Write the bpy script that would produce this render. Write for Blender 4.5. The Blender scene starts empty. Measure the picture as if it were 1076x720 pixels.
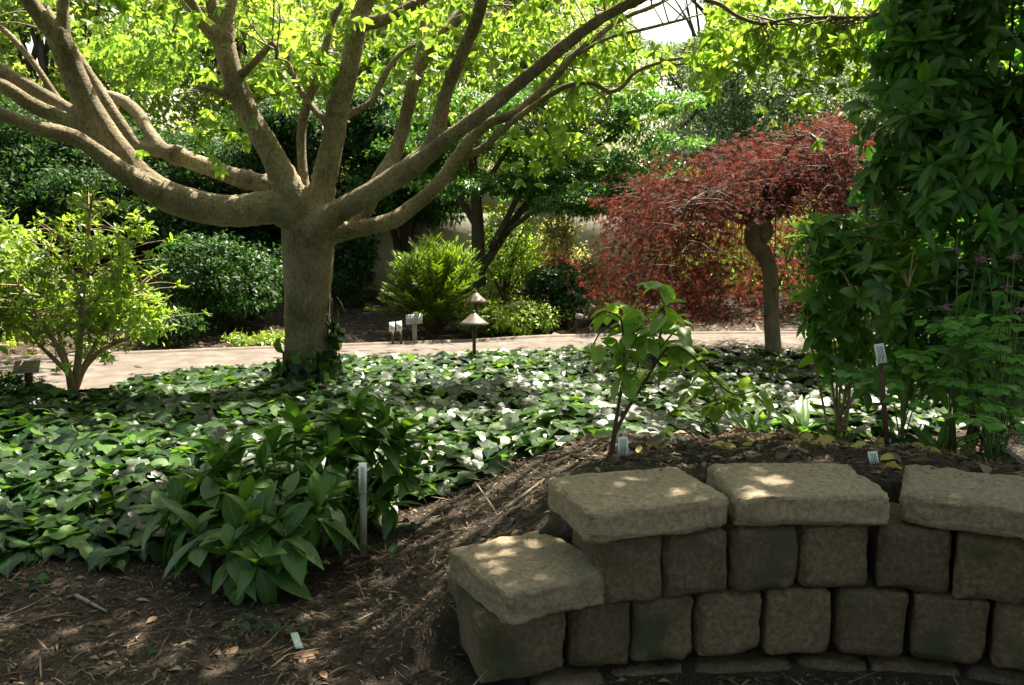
import bpy, bmesh, math, random
import numpy as np
from mathutils import Vector, Matrix, noise as mnoise

S = bpy.context.scene
COL = S.collection
R = math.radians
random.seed(7)
rng = np.random.default_rng(11)

# ------------------------------------------------------------------ camera
FPX, CAMH, PITCH = 950.0, 1.5, R(9.0)
cam = bpy.data.cameras.new("camera")
cam.sensor_width = 36.0
cam.lens = 36.0 * FPX / 1076.0
cam.clip_start = 0.05
cam.clip_end = 2000
camo = bpy.data.objects.new("camera", cam)
COL.objects.link(camo)
camo.location = (0, 0, CAMH)
camo.rotation_euler = (R(90) - PITCH, 0, 0)
S.camera = camo

# ------------------------------------------------------------------ light
SUN_EL, SUN_AZ = R(57), R(30)          # azimuth measured from +Y towards +X
w = bpy.data.worlds.new("World"); S.world = w; w.use_nodes = True
nt = w.node_tree
bg = nt.nodes['Background']
sky = nt.nodes.new('ShaderNodeTexSky'); sky.sky_type = 'NISHITA'; sky.sun_disc = False
sky.sun_elevation = SUN_EL; sky.sun_rotation = SUN_AZ
sky.air_density = 1.3; sky.dust_density = 3.0; sky.ozone_density = 1.0
wm = nt.nodes.new('ShaderNodeMix'); wm.data_type = 'RGBA'; wm.blend_type = 'MULTIPLY'; wm.inputs[0].default_value = 1.0
wm.inputs[7].default_value = (1.0, .90, .74, 1)          # warm white balance of the photograph
nt.links.new(sky.outputs[0], wm.inputs[6]); nt.links.new(wm.outputs[2], bg.inputs[0]); bg.inputs[1].default_value = 0.085
sun = bpy.data.lights.new("sun", 'SUN'); sun.energy = 5.0; sun.angle = R(0.53); sun.color = (1.0, 0.92, 0.76)
suno = bpy.data.objects.new("sun", sun); COL.objects.link(suno)
sd = Vector((math.sin(SUN_AZ) * math.cos(SUN_EL), math.cos(SUN_AZ) * math.cos(SUN_EL), math.sin(SUN_EL)))
suno.location = sd * 40
suno.rotation_euler = sd.to_track_quat('Z', 'Y').to_euler()
S.view_settings.view_transform = 'Standard'
S.view_settings.look = 'None'
S.view_settings.gamma = 1.0
S.view_settings.exposure = 2.15
S.render.engine = 'CYCLES'
c = S.cycles
c.max_bounces = 7; c.diffuse_bounces = 4; c.glossy_bounces = 2; c.transmission_bounces = 4; c.transparent_max_bounces = 4
c.sample_clamp_indirect = 6.0
c.use_denoising = True
c.use_adaptive_sampling = True
c.adaptive_threshold = 0.012

# ------------------------------------------------------------------ projection helpers (photo pixels -> places)
_f = np.array([0, math.cos(PITCH), -math.sin(PITCH)]); _u = np.array([0, math.sin(PITCH), math.cos(PITCH)])
def ray(px, py):
    return _f + np.array([1.0, 0, 0]) * ((px - 538) / FPX) + _u * (-(py - 360) / FPX)
def at(px, py, Y):
    d = ray(px, py); return np.array([0, 0, CAMH]) + d * (Y / d[1])
def gnd(px, py, z=0.0):
    d = ray(px, py); return np.array([0, 0, CAMH]) + d * ((z - CAMH) / d[2])
def PX(Y): return Y * 1.0 / FPX      # metres per photo pixel at that depth

# ------------------------------------------------------------------ object helpers
def setp(o, label=None, cat=None, group=None, kind=None):
    if label: o['label'] = label
    if cat: o['category'] = cat
    if group: o['group'] = group
    if kind: o['kind'] = kind
    return o
def thing(name, loc, label, cat, group=None):
    o = bpy.data.objects.new(name, None); COL.objects.link(o)
    o.location = tuple(loc); o.empty_display_size = 0.1
    return setp(o, label, cat, group)
def origin(p):
    v = np.zeros(3)
    while p is not None:
        v += np.array(p.location); p = p.parent
    return v
class Geo:
    """verts + polys collected as arrays, with a uv per vertex"""
    def __init__(s): s.V = []; s.U = []; s.L = []; s.T = []; s.n = 0
    def add(s, V, loops, totals, U=None):
        V = np.asarray(V, float).reshape(-1, 3)
        s.V.append(V); s.L.append(np.asarray(loops, np.int64).ravel() + s.n); s.T.append(np.asarray(totals, np.int64).ravel())
        s.U.append(np.zeros((len(V), 2)) if U is None else np.asarray(U, float)); s.n += len(V)
        return s
    def merge(s, g):
        for V, U, L, T in zip(g.V, g.U, g.L, g.T):
            pass
        if g.n:
            s.add(np.concatenate(g.V), np.concatenate(g.L), np.concatenate(g.T), np.concatenate(g.U))
        return s
    def build(s, name, mat, parent=None, smooth=True):
        V = np.concatenate(s.V); L = np.concatenate(s.L); T = np.concatenate(s.T); U = np.concatenate(s.U)
        if parent is not None: V = V - origin(parent)
        me = bpy.data.meshes.new(name)
        me.vertices.add(len(V)); me.vertices.foreach_set('co', V.astype(np.float32).ravel())
        me.loops.add(len(L)); me.loops.foreach_set('vertex_index', L.astype(np.int32))
        me.polygons.add(len(T))
        st = np.concatenate([[0], np.cumsum(T)[:-1]])
        me.polygons.foreach_set('loop_start', st.astype(np.int32))
        me.update(calc_edges=True)
        uv = me.uv_layers.new(name='UVMap'); uv.data.foreach_set('uv', U[L].astype(np.float32).ravel())
        if smooth: me.polygons.foreach_set('use_smooth', np.ones(len(T), bool))
        me.materials.append(mat)
        o = bpy.data.objects.new(name, me); COL.objects.link(o)
        if parent is not None: o.parent = parent
        return o

def crom(P, n=6):
    """Catmull-Rom through P (k,d)"""
    P = np.asarray(P, float); k = len(P)
    if k < 3: n = max(n, 2)
    Q = np.vstack([2 * P[0] - P[1], P, 2 * P[-1] - P[-2]])
    out = []
    for i in range(k - 1):
        p0, p1, p2, p3 = Q[i], Q[i + 1], Q[i + 2], Q[i + 3]
        for t in np.linspace(0, 1, n, endpoint=False):
            out.append(0.5 * ((2 * p1) + (-p0 + p2) * t + (2 * p0 - 5 * p1 + 4 * p2 - p3) * t * t + (-p0 + 3 * p1 - 3 * p2 + p3) * t ** 3))
    out.append(P[-1]); return np.array(out)

def tube(P, r, sides=6, geo=None, caps=True):
    P = np.asarray(P, float); r = np.broadcast_to(np.asarray(r, float), (len(P),))
    g = geo or Geo()
    T = np.gradient(P, axis=0); T /= np.linalg.norm(T, axis=1, keepdims=True) + 1e-9
    a = np.array([0, 0, 1.0]) if abs(T[0][2]) < 0.9 else np.array([1.0, 0, 0])
    N = np.cross(T[0], a); N /= np.linalg.norm(N)
    ang = np.linspace(0, 2 * math.pi, sides, endpoint=False)
    V = []; U = []; acc = 0
    for i in range(len(P)):
        N = N - T[i] * N.dot(T[i]); N /= np.linalg.norm(N) + 1e-9
        B = np.cross(T[i], N)
        if i: acc += np.linalg.norm(P[i] - P[i - 1])
        V.append(P[i] + r[i] * (np.cos(ang)[:, None] * N + np.sin(ang)[:, None] * B))
        U.append(np.stack([ang / (2 * math.pi), np.full(sides, acc)], 1))
    V = np.concatenate(V); U = np.concatenate(U)
    i, j = np.meshgrid(np.arange(len(P) - 1), np.arange(sides), indexing='ij')
    j2 = (j + 1) % sides
    F = np.stack([i * sides + j, i * sides + j2, (i + 1) * sides + j2, (i + 1) * sides + j], -1).reshape(-1, 4)
    L = F.ravel(); Tt = np.full(len(F), 4)
    if caps:
        e = (len(P) - 1) * sides
        L = np.concatenate([L, np.arange(sides)[::-1], e + np.arange(sides)]); Tt = np.concatenate([Tt, [sides, sides]])
    g.add(V, L, Tt, U); return g

def box(c, s, geo=None, rot=None):
    c = np.asarray(c, float); h = np.asarray(s, float) / 2
    v = np.array([[x, y, z] for x in (-1, 1) for y in (-1, 1) for z in (-1, 1)], float) * h
    if rot is not None: v = v @ np.array(rot).T
    F = [[0, 1, 3, 2], [4, 6, 7, 5], [0, 4, 5, 1], [2, 3, 7, 6], [0, 2, 6, 4], [1, 5, 7, 3]]
    g = geo or Geo(); g.add(v + c, np.array(F).ravel(), [4] * 6); return g
def rotm(ax, ay, az):
    return np.array(Matrix.Rotation(az, 3, 'Z') @ Matrix.Rotation(ay, 3, 'Y') @ Matrix.Rotation(ax, 3, 'X'))
def lathe(c, prof, n=20, geo=None):
    g = geo or Geo(); c = np.asarray(c, float); a = np.linspace(0, 2 * math.pi, n, endpoint=False)
    V = np.concatenate([np.stack([r * np.cos(a), r * np.sin(a), np.full(n, z)], 1) for r, z in prof]) + c
    m = len(prof); F = []
    for i in range(m - 1):
        for j in range(n): F.append([i * n + j, i * n + (j + 1) % n, (i + 1) * n + (j + 1) % n, (i + 1) * n + j])
    g.add(V, np.array(F).ravel(), [4] * len(F)); return g

# ------------------------------------------------------------------ leaves
def leaf_t(W=0.4, n=2, fold=0.12, curl=0.2, peak=0.45, pw=1.0):
    """leaf template, length 1 along +Y, normal +Z; verts, loops, totals, uv"""
    V = [[0, 0, 0]]; U = [[.5, 0]]; L = []; T = []
    ts = [i / n for i in range(1, n)]
    def wd(t):
        a = peak / (1 - peak)
        s = t ** a if a > 0 else t
        return W / 2 * (math.sin(math.pi * t ** (math.log(.5) / math.log(peak))) ** pw)
    for t in ts:
        z = -curl * t * t
        x = wd(t)
        V += [[-x, t, z + fold * x * 2], [0, t, z], [x, t, z + fold * x * 2]]; U += [[0, t], [.5, t], [1, t]]
    V.append([0, 1, -curl]); U.append([.5, 1])
    e = len(V) - 1
    L += [0, 2, 1, 0, 3, 2]; T += [3, 3]
    for i in range(len(ts) - 1):
        a = 1 + 3 * i; b = a + 3
        L += [a, a + 1, b + 1, b, a + 1, a + 2, b + 2, b + 1]; T += [4, 4]
    a = 1 + 3 * (len(ts) - 1)
    L += [a, a + 1, e, a + 1, a + 2, e]; T += [3, 3]
    return np.array(V, float), np.array(L), np.array(T), np.array(U, float)
def ivy_t(sd, lob=0.0):
    r = random.Random(sd)
    half = [(.20, -.14), (.40, -.10), (.50, .08), (.44 - .06 * lob, .27), (.34 + .10 * lob, .46), (.24 - .05 * lob, .62), (.11, .82)]
    half = [(x * r.uniform(.9, 1.1), y + r.uniform(-.03, .03)) for x, y in half]
    mid = [0, .22, .45, .7, 1.0]
    def z(x, y): return abs(x) * .30 - .30 * max(0, y) ** 2 - .9 * x * x + .03 * math.sin(7 * y + sd) * (abs(x) * 2)
    V = [[0, m, z(0, m)] for m in mid]; U = [[.5, m] for m in mid]
    L = []; T = []
    for sg in (1, -1):
        b = len(V)
        V += [[sg * x, y, z(x, y) + r.uniform(-.02, .02)] for x, y in half]; U += [[.5 + sg * x, y] for x, y in half]
        fs = [[0, b, b + 1], [0, b + 1, b + 2], [0, b + 2, 1], [1, b + 2, b + 3], [1, b + 3, b + 4, 2], [2, b + 4, b + 5, 3], [3, b + 5, b + 6], [3, b + 6, 4]]
        for f in fs:
            if sg < 0: f = f[::-1]
            L += f; T.append(len(f))
    return np.array(V, float), np.array(L), np.array(T), np.array(U, float)
def lobes_t(angles, lens, wid=.16, droop=.35):
    """palmate leaf made of narrow lobes (cut-leaf maple)"""
    V = []; L = []; T = []; U = []
    for a, l in zip(angles, lens):
        d = np.array([math.sin(a), math.cos(a)]); p = np.array([d[1], -d[0]])
        b = len(V)
        for t, ww in ((0, .02), (.5, wid / 2), (1, 0)):
            for s_ in ((-1, 1) if ww else (0,)):
                q = d * l * t + p * ww * s_ * l; V.append([q[0], q[1], -droop * (l * t) ** 2]); U.append([.5 + .5 * s_, t])
        L += [b, b + 1, b + 3, b + 2, b + 2, b + 3, b + 4]; T += [4, 3]
    return np.array(V, float), np.array(L), np.array(T), np.array(U, float)

def nrm(a): return a / (np.linalg.norm(a, axis=-1, keepdims=True) + 1e-9)
def scatter(geo, temps, P, D, N, Sc, jitter=0.0):
    """place leaf templates: axis D, upper side N, size Sc"""
    P = np.asarray(P, float); n = len(P)
    if not n: return geo
    if not isinstance(temps, list): temps = [temps]
    y = nrm(np.asarray(D, float)); x = nrm(np.cross(y, np.asarray(N, float))); z = np.cross(x, y)
    M = np.stack([x, y, z], 1) * np.broadcast_to(np.asarray(Sc, float), (n,))[:, None, None]
    which = rng.integers(0, len(temps), n)
    for k, (V, L, T, U) in enumerate(temps):
        I = np.where(which == k)[0]
        if not len(I): continue
        W = np.einsum('vk,nkj->nvj', V, M[I]) + P[I][:, None, :]
        m = len(V)
        LL = (L[None, :] + (np.arange(len(I)) * m)[:, None]).ravel()
        geo.add(W.reshape(-1, 3), LL, np.tile(T, len(I)), np.tile(U, (len(I), 1)))
    return geo
def rdir(n):
    return nrm(rng.normal(size=(n, 3)))
def whorl(P, A, k, spread, s, geo, temps, droop=0.0, svar=.25):
    """k leaves radiating round each shoot tip P with axis A; spread in radians"""
    P = np.repeat(np.asarray(P, float), k, 0); A = nrm(np.repeat(np.asarray(A, float), k, 0)); n = len(P)
    ref = nrm(np.cross(A, np.array([.31, .23, .92]))); b = np.cross(A, ref)
    ph = np.tile(np.arange(k) * 2.399, n // k) + np.repeat(rng.uniform(0, 6.28, n // k), k) + rng.normal(0, .2, n)
    rad = ref * np.cos(ph)[:, None] + b * np.sin(ph)[:, None]
    sp = rng.normal(spread, .32, n)[:, None]
    D = A * np.cos(sp) + rad * np.sin(sp); D[:, 2] -= droop * rng.uniform(.4, 1.3, n)
    N = A * np.sin(sp) - rad * np.cos(sp) + np.array([0, 0, .6])
    scatter(geo, temps, P - A * (rng.uniform(0, .35, n) * s)[:, None], D, N, s * rng.uniform(1 - svar, 1 + svar, n))

LT2 = [leaf_t(.42, 2, .15, .15), leaf_t(.5, 2, .2, .25)]
LT3 = [leaf_t(.46, 3, .14, .22, .42), leaf_t(.52, 3, .2, .35, .42), leaf_t(.42, 3, .1, .1, .45)]
LT5 = [leaf_t(.44, 6, .14, .30, .5, .9), leaf_t(.40, 6, .2, .5, .48, .9), leaf_t(.48, 6, .12, .15, .5, .9)]
LNARROW = [leaf_t(.26, 4, .2, .22, .45), leaf_t(.30, 4, .15, .35, .5)]
NEEDLE = [leaf_t(.12, 2, .1, .1), leaf_t(.16, 2, .1, .2)]

# ------------------------------------------------------------------ materials
def newmat(name):
    m = bpy.data.materials.new(name); m.use_nodes = True
    n = m.node_tree; n.nodes.clear()
    out = n.nodes.new('ShaderNodeOutputMaterial')
    return m, n, out
def rampn(n, fac, stops):
    r = n.nodes.new('ShaderNodeValToRGB'); e = r.color_ramp.elements
    while len(e) < len(stops): e.new(.5)
    for k, (p, col) in enumerate(stops): e[k].position = p; e[k].color = (*col, 1)
    if fac is not None: n.links.new(fac, r.inputs[0])
    return r
def leaf_mat(name, cols, trans=0.4, rough=0.42, tcol=None, spec=.5, rib=None):
    m, n, out = newmat(name); lk = n.links.new
    g = n.nodes.new('ShaderNodeNewGeometry')
    r = rampn(n, g.outputs['Random Per Island'], [(i / max(1, len(cols) - 1), cc) for i, cc in enumerate(cols)])
    colo = r.outputs[0]
    tc = n.nodes.new('ShaderNodeTexCoord')
    nz = n.nodes.new('ShaderNodeTexNoise'); nz.inputs['Scale'].default_value = 1.3; nz.inputs['Detail'].default_value = 3
    lk(tc.outputs['Object'], nz.inputs['Vector'])
    hs = n.nodes.new('ShaderNodeHueSaturation')
    mr = n.nodes.new('ShaderNodeMapRange'); mr.inputs[1].default_value = .3; mr.inputs[2].default_value = .7; mr.inputs[3].default_value = .7; mr.inputs[4].default_value = 1.3
    lk(nz.outputs[0], mr.inputs[0]); lk(mr.outputs[0], hs.inputs['Value']); lk(colo, hs.inputs['Color']); colo = hs.outputs[0]
    if rib:
        uv = n.nodes.new('ShaderNodeUVMap'); sx = n.nodes.new('ShaderNodeSeparateXYZ'); lk(uv.outputs[0], sx.inputs[0])
        a = n.nodes.new('ShaderNodeMath'); a.operation = 'SUBTRACT'; a.inputs[1].default_value = .5; lk(sx.outputs[0], a.inputs[0])
        b = n.nodes.new('ShaderNodeMath'); b.operation = 'ABSOLUTE'; lk(a.outputs[0], b.inputs[0])
        # side veins slanting off the rib
        s1 = n.nodes.new('ShaderNodeMath'); s1.operation = 'MULTIPLY_ADD'; lk(b.outputs[0], s1.inputs[0]); s1.inputs[1].default_value = -.9; lk(sx.outputs[1], s1.inputs[2])
        s2 = n.nodes.new('ShaderNodeMath'); s2.operation = 'PINGPONG'; lk(s1.outputs[0], s2.inputs[0]); s2.inputs[1].default_value = .07
        s3 = n.nodes.new('ShaderNodeMath'); s3.operation = 'MULTIPLY_ADD'; lk(s2.outputs[0], s3.inputs[0]); s3.inputs[1].default_value = 3.0; s3.inputs[2].default_value = .02
        mn = n.nodes.new('ShaderNodeMath'); mn.operation = 'MINIMUM'; lk(b.outputs[0], mn.inputs[0]); lk(s3.outputs[0], mn.inputs[1])
        rr = n.nodes.new('ShaderNodeMapRange'); rr.inputs[1].default_value = .015; rr.inputs[2].default_value = .05; rr.inputs[3].default_value = .55; rr.inputs[4].default_value = 0
        lk(mn.outputs[0], rr.inputs[0])
        mx = n.nodes.new('ShaderNodeMix'); mx.data_type = 'RGBA'; lk(rr.outputs[0], mx.inputs[0]); lk(colo, mx.inputs[6]); mx.inputs[7].default_value = (*rib, 1)
        colo = mx.outputs[2]
    p = n.nodes.new('ShaderNodeBsdfPrincipled'); lk(colo, p.inputs['Base Color']); p.inputs['Roughness'].default_value = rough
    p.inputs['Specular IOR Level'].default_value = spec
    t = n.nodes.new('ShaderNodeBsdfTranslucent')
    if tcol:
        mt = n.nodes.new('ShaderNodeMix'); mt.data_type = 'RGBA'; mt.blend_type = 'MULTIPLY'; mt.inputs[0].default_value = 1
        lk(colo, mt.inputs[6]); mt.inputs[7].default_value = (*tcol, 1); lk(mt.outputs[2], t.inputs[0])
    else: lk(colo, t.inputs[0])
    ms = n.nodes.new('ShaderNodeMixShader'); ms.inputs[0].default_value = trans
    lk(p.outputs[0], ms.inputs[1]); lk(t.outputs[0], ms.inputs[2]); lk(ms.outputs[0], out.inputs[0])
    return m
def surf_mat(name, stops, scale=8, detail=6, rough=.85, bump=.3, bscale=60, bdist=.01, stretch=(1, 1, 1), spots=None, island=0, spec=.3, extra=None):
    m, n, out = newmat(name); lk = n.links.new
    tc = n.nodes.new('ShaderNodeTexCoord'); mp = n.nodes.new('ShaderNodeMapping'); mp.inputs['Scale'].default_value = stretch
    lk(tc.outputs['Object'], mp.inputs[0])
    nz = n.nodes.new('ShaderNodeTexNoise'); nz.inputs['Scale'].default_value = scale; nz.inputs['Detail'].default_value = detail; nz.inputs['Roughness'].default_value = .65
    lk(mp.outputs[0], nz.inputs['Vector'])
    r = rampn(n, nz.outputs[0], stops); colo = r.outputs[0]
    if island:
        g = n.nodes.new('ShaderNodeNewGeometry'); oi = n.nodes.new('ShaderNodeObjectInfo')
        mr = n.nodes.new('ShaderNodeMapRange'); mr.inputs[3].default_value = 1 - island; mr.inputs[4].default_value = 1 + island
        lk(oi.outputs['Random'] if island < .3 else g.outputs['Random Per Island'], mr.inputs[0])
        hs = n.nodes.new('ShaderNodeHueSaturation'); lk(mr.outputs[0], hs.inputs['Value']); lk(colo, hs.inputs['Color']); colo = hs.outputs[0]
    if spots:
        n2 = n.nodes.new('ShaderNodeTexNoise'); n2.inputs['Scale'].default_value = spots[0]; n2.inputs['Detail'].default_value = 3
        lk(mp.outputs[0], n2.inputs['Vector'])
        r2 = rampn(n, n2.outputs[0], [(spots[1], (0, 0, 0)), (spots[2], (1, 1, 1))])
        mx = n.nodes.new('ShaderNodeMix'); mx.data_type = 'RGBA'; lk(r2.outputs[0], mx.inputs[0]); lk(colo, mx.inputs[6]); mx.inputs[7].default_value = (*spots[3], 1); colo = mx.outputs[2]
    p = n.nodes.new('ShaderNodeBsdfPrincipled'); lk(colo, p.inputs['Base Color']); p.inputs['Roughness'].default_value = rough; p.inputs['Specular IOR Level'].default_value = spec
    nb = n.nodes.new('ShaderNodeTexNoise'); nb.inputs['Scale'].default_value = bscale; nb.inputs['Detail'].default_value = 5; nb.inputs['Roughness'].default_value = .7
    lk(mp.outputs[0], nb.inputs['Vector'])
    bp = n.nodes.new('ShaderNodeBump'); bp.inputs['Strength'].default_value = bump; bp.inputs['Distance'].default_value = bdist
    lk(nb.outputs[0], bp.inputs['Height']); lk(bp.outputs[0], p.inputs['Normal']); lk(p.outputs[0], out.inputs[0])
    return m

M = {}
YG = (1.5, 1.3, .55)
M['canopy'] = leaf_mat('canopy leaf', [(.15, .29, .045), (.20, .34, .05), (.27, .40, .08)], .62, .45, (1.4, 1.3, .75))
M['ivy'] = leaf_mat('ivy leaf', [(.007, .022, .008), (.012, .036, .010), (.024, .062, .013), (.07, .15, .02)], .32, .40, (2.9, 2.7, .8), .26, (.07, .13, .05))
M['hellebore'] = leaf_mat('hellebore leaf', [(.03, .085, .014), (.045, .115, .018), (.08, .165, .025)], .28, .40, (2.0, 2.0, .7), .45, (.13, .21, .07))
M['sapling'] = leaf_mat('sapling leaf', [(.13, .26, .04), (.18, .31, .045), (.24, .36, .07)], .5, .42, (1.6, 1.6, .7), .5, (.16, .25, .08))
M['evergreen'] = leaf_mat('evergreen leaf', [(.015, .045, .012), (.025, .07, .015), (.045, .11, .02)], .3, .5, (2.2, 2.2, .9), .25)
M['evergreen_near'] = leaf_mat('broad evergreen leaf', [(.03, .10, .02), (.055, .15, .026), (.10, .22, .035)], .4, .36, (2.2, 2.4, .9), .5, (.06, .12, .03))
M['midshrub'] = leaf_mat('shrub leaf', [(.055, .15, .025), (.09, .21, .03), (.13, .26, .045)], .42, .4, (1.8, 1.8, .8), .5, (.1, .18, .04))
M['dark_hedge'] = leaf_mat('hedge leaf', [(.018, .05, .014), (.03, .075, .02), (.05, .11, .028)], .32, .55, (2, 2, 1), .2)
M['yellow_shrub'] = leaf_mat('plum yew leaf', [(.10, .20, .015), (.14, .25, .02), (.19, .30, .03)], .4, .45, (1.5, 1.4, .6))
M['bright_shrub'] = leaf_mat('bright shrub leaf', [(.17, .28, .035), (.23, .35, .045), (.28, .40, .06)], .4, .45, (1.4, 1.3, .6))
M['sun_paled_bush'] = leaf_mat('sun paled bush leaf', [(.30, .34, .12), (.45, .46, .22), (.60, .58, .36)], .45, .5, (1.4, 1.3, .7))  # leaf colour raised to cream to imitate sun glow on the bush
M['left_bush'] = leaf_mat('sunny bush leaf', [(.13, .24, .035), (.20, .32, .05), (.27, .38, .08)], .5, .42, (1.5, 1.4, .6))
M['far_leaf'] = leaf_mat('far leaf', [(.15, .26, .05), (.22, .33, .07), (.30, .40, .12)], .62, .5, (1.55, 1.35, .7))
M['grey_leaf'] = leaf_mat('grey green leaf', [(.09, .14, .07), (.13, .18, .09), (.18, .23, .12)], .45, .5, (1.5, 1.6, 1.1))
M['layer_leaf'] = leaf_mat('layered tree leaf', [(.035, .10, .022), (.055, .14, .03), (.09, .18, .04)], .45, .42, (2.0, 2.0, .8))
M['red_leaf'] = leaf_mat('red maple leaf', [(.052, .016, .017), (.078, .023, .022), (.10, .036, .028), (.12, .066, .042)], .44, .7, (1.7, 1.05, .9), .08)
M['columbine'] = leaf_mat('columbine leaf', [(.09, .24, .045), (.12, .29, .055), (.16, .34, .07)], .45, .5, (1.7, 1.7, .8))
M['flower'] = leaf_mat('dusky pink petal', [(.20, .08, .13), (.30, .13, .20)], .3, .6)
def bark_mat():
    m, n, out = newmat('smooth bark'); lk = n.links.new
    tc = n.nodes.new('ShaderNodeTexCoord')
    def nz(scale, det, st=(1, 1, 1), rough=.6):
        mp = n.nodes.new('ShaderNodeMapping'); mp.inputs['Scale'].default_value = st; lk(tc.outputs['Object'], mp.inputs[0])
        q = n.nodes.new('ShaderNodeTexNoise'); q.inputs['Scale'].default_value = scale; q.inputs['Detail'].default_value = det; q.inputs['Roughness'].default_value = rough
        lk(mp.outputs[0], q.inputs['Vector']); return q.outputs[0]
    def mixc(f, a, b):
        q = n.nodes.new('ShaderNodeMix'); q.data_type = 'RGBA'; lk(f, q.inputs[0]); lk(a, q.inputs[6])
        if isinstance(b, tuple): q.inputs[7].default_value = (*b, 1)
        else: lk(b, q.inputs[7])
        return q.outputs[2]
    base = rampn(n, nz(3.5, 8, (1, 1, .6)), [(.32, (.125, .098, .058)), (.5, (.235, .187, .117)), (.66, (.35, .285, .19))]).outputs[0]
    grain = rampn(n, nz(70, 4, (1, 1, .35), .7), [(.35, (.0, .0, .0)), (.65, (1, 1, 1))]).outputs[0]
    g2 = rampn(n, grain, [(0, (.60, .58, .54)), (1, (1.24, 1.24, 1.22))]).outputs[0]
    mul = n.nodes.new('ShaderNodeMix'); mul.data_type = 'RGBA'; mul.blend_type = 'MULTIPLY'; mul.inputs[0].default_value = 1; lk(base, mul.inputs[6]); lk(g2, mul.inputs[7])
    c1 = mul.outputs[2]
    moss = rampn(n, nz(7, 5), [(.58, (0, 0, 0)), (.72, (.75, .75, .75))]).outputs[0]
    c2 = mixc(moss, c1, (.15, .145, .08))
    pits = rampn(n, nz(34, 2, (1, 1, 3.2)), [(.63, (0, 0, 0)), (.70, (.8, .8, .8))]).outputs[0]
    c3 = mixc(pits, c2, (.055, .04, .026))
    p = n.nodes.new('ShaderNodeBsdfPrincipled'); lk(c3, p.inputs['Base Color']); p.inputs['Roughness'].default_value = .8; p.inputs['Specular IOR Level'].default_value = .25
    ad = n.nodes.new('ShaderNodeMath'); ad.operation = 'MULTIPLY_ADD'; lk(pits, ad.inputs[0]); ad.inputs[1].default_value = -.6; lk(nz(26, 6, (1, 1, 1.8), .7), ad.inputs[2])
    bp = n.nodes.new('ShaderNodeBump'); bp.inputs['Strength'].default_value = 1.0; bp.inputs['Distance'].default_value = .025; lk(ad.outputs[0], bp.inputs['Height'])
    lk(bp.outputs[0], p.inputs['Normal']); lk(p.outputs[0], out.inputs[0]); return m
M['bark_smooth'] = bark_mat()
M['bark_dark'] = surf_mat('dark bark', [(.3, (.035, .028, .02)), (.7, (.10, .08, .06))], 12, 6, .9, .6, 40, .02, (1, 1, .3))
M['bark_grey'] = surf_mat('grey bark', [(.3, (.14, .112, .08)), (.7, (.32, .265, .195))], 12, 6, .85, .5, 50, .012, (1, 1, .4))
M['stem_tan'] = surf_mat('tan stem', [(.3, (.17, .12, .07)), (.7, (.34, .25, .15))], 20, 4, .8, .3, 80, .005)
M['stem_green'] = surf_mat('green stem', [(.3, (.05, .09, .02)), (.7, (.10, .14, .04))], 20, 4, .6, .2, 80, .003)
M['stem_brown'] = surf_mat('brown stem', [(.3, (.045, .028, .018)), (.7, (.10, .06, .035))], 20, 4, .7, .3, 80, .004)
M['soil'] = surf_mat('soil', [(.28, (.016, .012, .009)), (.5, (.040, .030, .021)), (.72, (.085, .064, .045))], 9, 10, .95, .9, 55, .03, (1, 1, 1), (2.0, .5, .7, (.045, .03, .02)))
M['chip'] = leaf_mat('mulch chip', [(.02, .014, .009), (.04, .027, .018), (.08, .056, .037), (.19, .145, .095), (.085, .055, .034), (.04, .028, .02)], .05, .85, None, .2)
M['chip_tan'] = leaf_mat('tan leaf litter', [(.09, .058, .035), (.17, .115, .072), (.29, .21, .14), (.19, .125, .08)], .15, .8, None, .2)
M['path'] = surf_mat('path gravel', [(.3, (.075, .06, .05)), (.5, (.115, .094, .079)), (.62, (.15, .125, .105)), (.75, (.19, .16, .135))], 6, 8, .9, .4, 90, .01)
M['kerb'] = surf_mat('kerb', [(.3, (.11, .085, .065)), (.7, (.21, .17, .135))], 10, 5, .85, .3, 60, .008)
M['concrete'] = surf_mat('concrete panel', [(.3, (.30, .26, .20)), (.6, (.42, .37, .29)), (.8, (.50, .45, .36))], 2.5, 8, .9, .3, 40, .01)
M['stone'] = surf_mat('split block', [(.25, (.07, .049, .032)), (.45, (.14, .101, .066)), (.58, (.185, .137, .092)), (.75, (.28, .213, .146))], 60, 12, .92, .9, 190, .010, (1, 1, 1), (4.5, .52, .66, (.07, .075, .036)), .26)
M['stone_cap'] = surf_mat('cap block', [(.25, (.15, .11, .072)), (.45, (.29, .22, .15)), (.58, (.36, .285, .198)), (.75, (.48, .39, .285))], 60, 12, .92, .9, 190, .010, (1, 1, 1), (3.0, .58, .75, (.16, .15, .085)), .12)  # paler copy of the block stone, imitating skylight on the cap tops
M['label'] = surf_mat('label plastic', [(.3, (.62, .66, .64)), (.7, (.74, .77, .75))], 6, 3, .45, .05, 30, .002)
M['label_blue'] = surf_mat('faded label', [(.3, (.42, .52, .50)), (.7, (.58, .67, .64))], 20, 3, .5, .1, 30, .002)
M['print'] = surf_mat('printed lines', [(.3, (.08, .09, .10)), (.7, (.14, .15, .16))], 200, 2, .6, 0, 30, .001)
M['stake_metal'] = surf_mat('stake metal', [(.3, (.20, .20, .17)), (.7, (.34, .34, .30))], 15, 5, .5, .1, 60, .002)
M['stake_brown'] = surf_mat('brown stake', [(.3, (.07, .035, .022)), (.7, (.13, .07, .045))], 15, 5, .7, .2, 60, .003)
M['post_wood'] = surf_mat('weathered post', [(.3, (.25, .20, .15)), (.7, (.42, .35, .28))], 20, 5, .8, .3, 60, .004, (1, 1, .2))
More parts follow.
